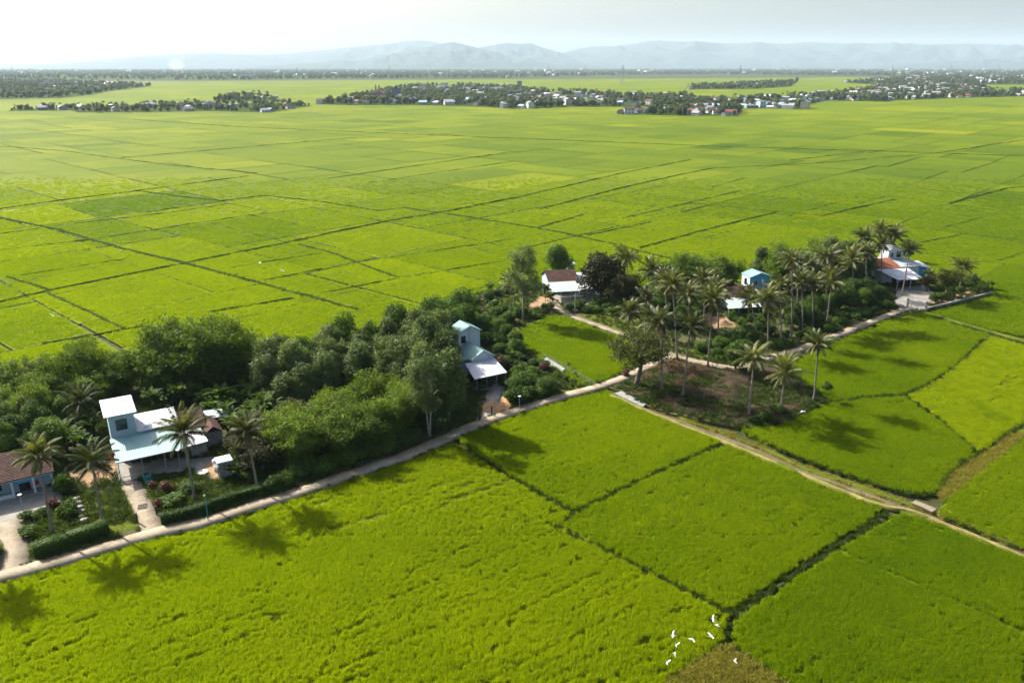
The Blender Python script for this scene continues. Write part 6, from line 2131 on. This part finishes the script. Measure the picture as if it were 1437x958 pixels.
keys = list(HM)[:12]
pts = []
for vi in (2, 3, 5, 6, 8, 9):
    p = np.array(PP(VIL[vi][1]))
    lo, hi = p.min(0), p.max(0)
    q = np.column_stack([g.uniform(lo[0], hi[0], 3000), g.uniform(lo[1], hi[1], 3000)])
    q = q[(np.abs(q[:, 0]) < 0.68 * q[:, 1]) & inside(q, p)][:{2: 40, 3: 170, 5: 40, 6: 170, 8: 60, 9: 320}[vi]]
    pts.append(q)
pts = np.concatenate(pts)
n = len(pts)
sc = g.uniform(1.0, 1.6, n) * np.clip(pts[:, 1] / 2500, 0.9, 2.2)
scatter('far_roofs', [joined(k) for k in keys], np.column_stack([pts, np.zeros(n)]), np.column_stack([np.zeros(n), np.zeros(n), g.random(n) * 6.28]), np.column_stack([sc, sc, sc]), g.random(n), g.integers(0, len(keys), n), kind='stuff', label='small far roofs among the hazy village woods')

# larger buildings that stand out
def block(name, px, py, w, d, h, rz, wall, lab, cat, floors=3, roof=None, extra=None):
    p = P(px, py)
    o = empty(name, (p[0], p[1], 0), R(rz), lab, cat)
    part(o, 'wall', wall, lambda b: b.box(-w / 2, w / 2, -d / 2, d / 2, 0, h))
    part(o, 'roof', roof or M['grey_roof'], lambda b: b.box(-w / 2 - 0.4, w / 2 + 0.4, -d / 2 - 0.4, d / 2 + 0.4, h + 0.003, h + 0.5))
    for k in range(floors):
        z = h * (k + 0.35) / floors
        n = max(2, int(w / 3.4))
        for j in range(n):
            x = -w / 2 + w * (j + 0.5) / n
            part(o, 'window', M['glass'], lambda b: b.box(x - 0.7, x + 0.7, -d / 2 - 0.05, -d / 2 + 0.02, z, z + h / floors * 0.45))
    if extra: extra(o)
    return o


block('apartment_block', 557, 138, 16, 12, 17, 5, plain('blue grey wall', (0.190, 0.250, 0.330), (0.240, 0.300, 0.380), 0.2), 'tall blue grey block standing above the middle village', 'building', 5, M['dark'], lambda o: part(o, 'stair_tower', M['dark'], lambda b: b.box(-2.5, 1.5, -2, 2, 17.51, 20.0)))
PINK = plain('pink wall', (0.420, 0.290, 0.240), (0.540, 0.390, 0.330), 0.2)
def spires(o):
    for x in (-5.5, 0.5):
        part(o, 'spire', PINK, lambda b: b.box(x - 1.4, x + 1.4, -7.2, -4.4, 0.02, 19.5))
        part(o, 'spire_cap', ROOFS[0][1], lambda b: b.tube([(x, -5.8, 19.5), (x, -5.8, 20.5), (x, -5.8, 24.5)], [1.7, 1.4, 0.05], 4))
    part(o, 'gabled_roof', ROOFS[0][1], lambda b: gable_roof(b, -7.5, 7.5, -4.3, 16, 9.55, 13, 0.6, 0.15, 0))
block('church', 533, 138, 15, 22, 9.5, 0, PINK, 'pinkish church with twin spires left of the blue grey block', 'church', 2, ROOFS[0][1], spires)
block('church_hall', 519, 141, 22, 10, 7, 12, PINK, 'long pale pink hall left of the twin spires', 'building', 2, ROOFS[0][1])
block('tower_block', 729, 122, 13, 12, 15, 0, plain('slate wall', (0.170, 0.240, 0.300), (0.220, 0.290, 0.350), 0.2), 'square slate blue block behind the trees of the middle village', 'building', 4, M['dark'])
block('town_house', 1068, 151.5, 9, 12, 8.5, 8, plain('pale blue wall', (0.350, 0.560, 0.640), (0.420, 0.630, 0.700), 0.2), 'two storey pale blue house facing the plain', 'house', 2, M['teal_roof'])
block('town_house', 1054, 151.8, 17, 9, 3.6, 8, plain('teal blue wall', (0.180, 0.300, 0.340), (0.230, 0.360, 0.400), 0.2), 'long low blue shed left of the pale blue house', 'shed', 1, M['white_roof'])
block('town_house', 1077, 151.2, 6, 8, 7.5, 8, M['white_wall'], 'narrow white house right of the pale blue house', 'house', 2)
block('town_house', 1134, 141.5, 8, 10, 9, -5, M['white_wall'], 'white two storey house with a stepped front', 'house', 2)
block('town_house', 1151, 141.5, 15, 8, 5, -5, M['white_wall'], 'long white house beside the stepped white one', 'house', 1, ROOFS[3][1])
block('town_house', 1299, 137, 3, 12, 11, 0, M['white_wall'], 'tall narrow white wall house in the right village', 'house', 3)
block('town_house', 1313, 137, 20, 9, 5, 0, M['oldconc'], 'long grey house with rusty top right of the narrow white one', 'house', 1, ROOFS[0][1])
block('town_house', 1275, 99.5, 60, 40, 26, 10, M['white_wall'], 'big white building in the far band below the hills', 'building', 4)
block('shed', 66, 121, 36, 16, 9, 10, M['white_wall'], 'long white shed in the hazy wood at far left', 'shed', 1, ROOFS[0][1])
block('shed', 350, 110, 70, 30, 16, 0, M['white_wall'], 'pale long warehouse in the hazy band', 'shed', 1, M['grey_roof'])
block('shed', 62, 152, 14, 7, 3.6, 5, M['white_wall'], 'white roofed shed in the left village strip', 'shed', 1, M['white_roof'])
block('shed', 90, 152, 18, 7, 3.4, 5, M['oldconc'], 'long grey shed right of the white roofed one', 'shed', 1, M['grey_roof'])

# lattice masts
def mast_mesh(h):
    b = MB()
    w = 4.2
    lv = np.linspace(0, 1, 9)
    for sx, sy in ((-1, -1), (1, -1), (1, 1), (-1, 1)):
        b.tube([(sx * w * (1 - 0.86 * t), sy * w * (1 - 0.86 * t), h * t) for t in lv], [0.32] * 9, 4)
    for a, c in zip(lv[:-1], lv[1:]):
        for sx, sy, tx, ty in ((-1, -1, 1, -1), (1, -1, 1, 1), (1, 1, -1, 1), (-1, 1, -1, -1)):
            r0, r1 = w * (1 - 0.86 * a), w * (1 - 0.86 * c)
            b.bar((sx * r0, sy * r0, h * a), (tx * r1, ty * r1, h * c), 0.16, 4)
    m1 = b.mesh('tower', M['steel'])
    b = MB()
    for t in (0.7, 0.82, 0.94):
        b.bar((-7 + 4 * abs(t - 0.82) * 5, 0, h * t), (7 - 4 * abs(t - 0.82) * 5, 0, h * t), 0.35, 4)
    return m1, b.mesh('cross_arms', M['steel'])


MM = mast_mesh(58)
for px, py, s, lab in ((1037, 118.5, 1.0, 'in front of the right belt of trees'), (873, 120.5, 1.0, 'in the green plain right of centre'), (1250, 112, 1.0, 'behind the dense village at the right'), (547, 108, 1.0, 'over the band behind the blue grey block'), (1104, 104, 1.1, 'small, over the band right of centre'), (770, 106, 1.0, 'over the band left of the plain mast'),
                       (1333, 106, 1.1, 'at the far right'), (1399, 107, 1.1, 'rightmost'), (1011, 103, 1.1, 'tiny, left of the tree belt mast'), (418, 109, 0.9, 'tiny, over the pale warehouse'), (20, 112, 0.9, 'tiny, at the far left'), (1375, 104, 1.0, 'between the two right hand masts'), (821, 105, 1.0, 'tiny, beside the green plain')):
    p = P(px, py)
    o = empty('lattice_mast', (p[0], p[1], 0), R(30), 'grey lattice power mast ' + lab, 'power mast', 'lattice masts of the plain')
    o.scale = (s, s, s)
    obj('tower', MM[0], o); obj('cross_arms', MM[1], o)

# a thread of smoke over the far band: a thin cloud of real depth
m = bpy.data.materials.new('smoke')
m.use_nodes = True
m.node_tree.nodes.clear()
out = m.node_tree.nodes.new('ShaderNodeOutputMaterial')
pv = m.node_tree.nodes.new('ShaderNodeVolumePrincipled')
pv.inputs['Color'].default_value = (1, 1, 1, 1)
pv.inputs['Density'].default_value = 0.0016
pv.inputs['Anisotropy'].default_value = 0.3
m.node_tree.links.new(pv.outputs[0], out.inputs['Volume'])
p = P(248, 102.5)
b = MB()
b.tube([(p[0], p[1], 5), (p[0], p[1], 25), (p[0] + 6, p[1], 60), (p[0] + 10, p[1], 95), (p[0] + 14, p[1], 120)], [15, 40, 75, 50, 6], 14)
b.build('smoke', m, None, True, kind='stuff')

# hills: three ranges, each a sheet of slopes with spurs
def hills(name, sky_pts, D, depth, seed, rough=0.12):
    xs = np.array([x for x, y in sky_pts], float)
    ys = np.array([y for x, y in sky_pts], float)
    px = np.linspace(xs[0], xs[-1], 420)
    py = np.interp(px, xs, ys)
    py = np.convolve(np.pad(py, 3, mode='edge'), np.ones(7) / 7, 'valid')
    X = (px - 718.5) / F_PX * D / math.cos(0)
    v = -(py - 479) / F_PX
    k = (-math.sin(TH) + v * math.cos(TH)) / (math.cos(TH) + v * math.sin(TH))
    X = (px - 718.5) / F_PX * D / (math.cos(TH) + v * math.sin(TH))
    Zc = np.maximum(HC + D * k, 8)
    rows = np.concatenate([np.linspace(-1, 0, 26), np.linspace(0, 0.6, 8)[1:]])
    V = []
    for t in rows:
        n1 = fbm(X / (D * 0.018), np.full_like(X, t * 6), seed, 4)
        n2 = fbm(X / (D * 0.05), np.full_like(X, t * 3 + 9), seed + 3, 3)
        prof = (1 - abs(t)) ** 1.15
        z = Zc * prof * (1 + (n1 - 0.5) * 1.1 * min(1, abs(t) * 4) + (n2 - 0.5) * 0.8 * min(1, abs(t) * 3)) + (n1 - 0.5) * Zc * rough * (1 - min(1, abs(t) * 4)) * 0.35
        if t in (-1, rows[-1]): z = z * 0 - 3
        V.append(np.column_stack([X * (1 + t * depth / D), np.full_like(X, D + t * depth), np.minimum(z, Zc * (0.98 if abs(t) > 0.02 else 1.06))]))
    V = np.concatenate(V)
    n, m_ = len(px), len(rows)
    ii = np.arange(n * m_).reshape(m_, n)
    f_ = np.column_stack([ii[:-1, :-1].ravel(), ii[:-1, 1:].ravel(), ii[1:, 1:].ravel(), ii[1:, :-1].ravel()])
    obj(name, mesh_np(name, V, f_, M['hill'], True), kind='structure')


hills('hills', [(-300, 99), (0, 94), (60, 91), (110, 88), (190, 80), (250, 77), (300, 74), (340, 77.5), (400, 76), (440, 72), (480, 67.5), (540, 62.5), (575, 57), (595, 56), (620, 61), (655, 68), (690, 76), (780, 80), (800, 70), (835, 65), (870, 65), (900, 60), (920, 56), (935, 57), (955, 60), (975, 58), (1010, 62), (1040, 61), (1070, 59.5), (1100, 63), (1130, 58.5), (1180, 61.5), (1260, 60.5), (1290, 63), (1350, 61.5), (1437, 64), (1600, 68), (1800, 76)], 22000, 5500, 1)
hills('hills', [(560, 90), (620, 78), (665, 68), (690, 64), (712, 60), (730, 62), (745, 61), (762, 67), (780, 72), (800, 78), (860, 90)], 19500, 3000, 4)
hills('hills', [(180, 100), (330, 95), (400, 90), (440, 88), (480, 84), (500, 86), (540, 77), (575, 71), (600, 66), (622, 61), (638, 59.5), (652, 63), (672, 68), (700, 74), (730, 80), (770, 86), (830, 91), (900, 97), (1000, 100)], 17000, 4500, 7)
hills('hills', [(1180, 99), (1240, 92), (1330, 86), (1437, 80), (1600, 78)], 17000, 3000, 11)
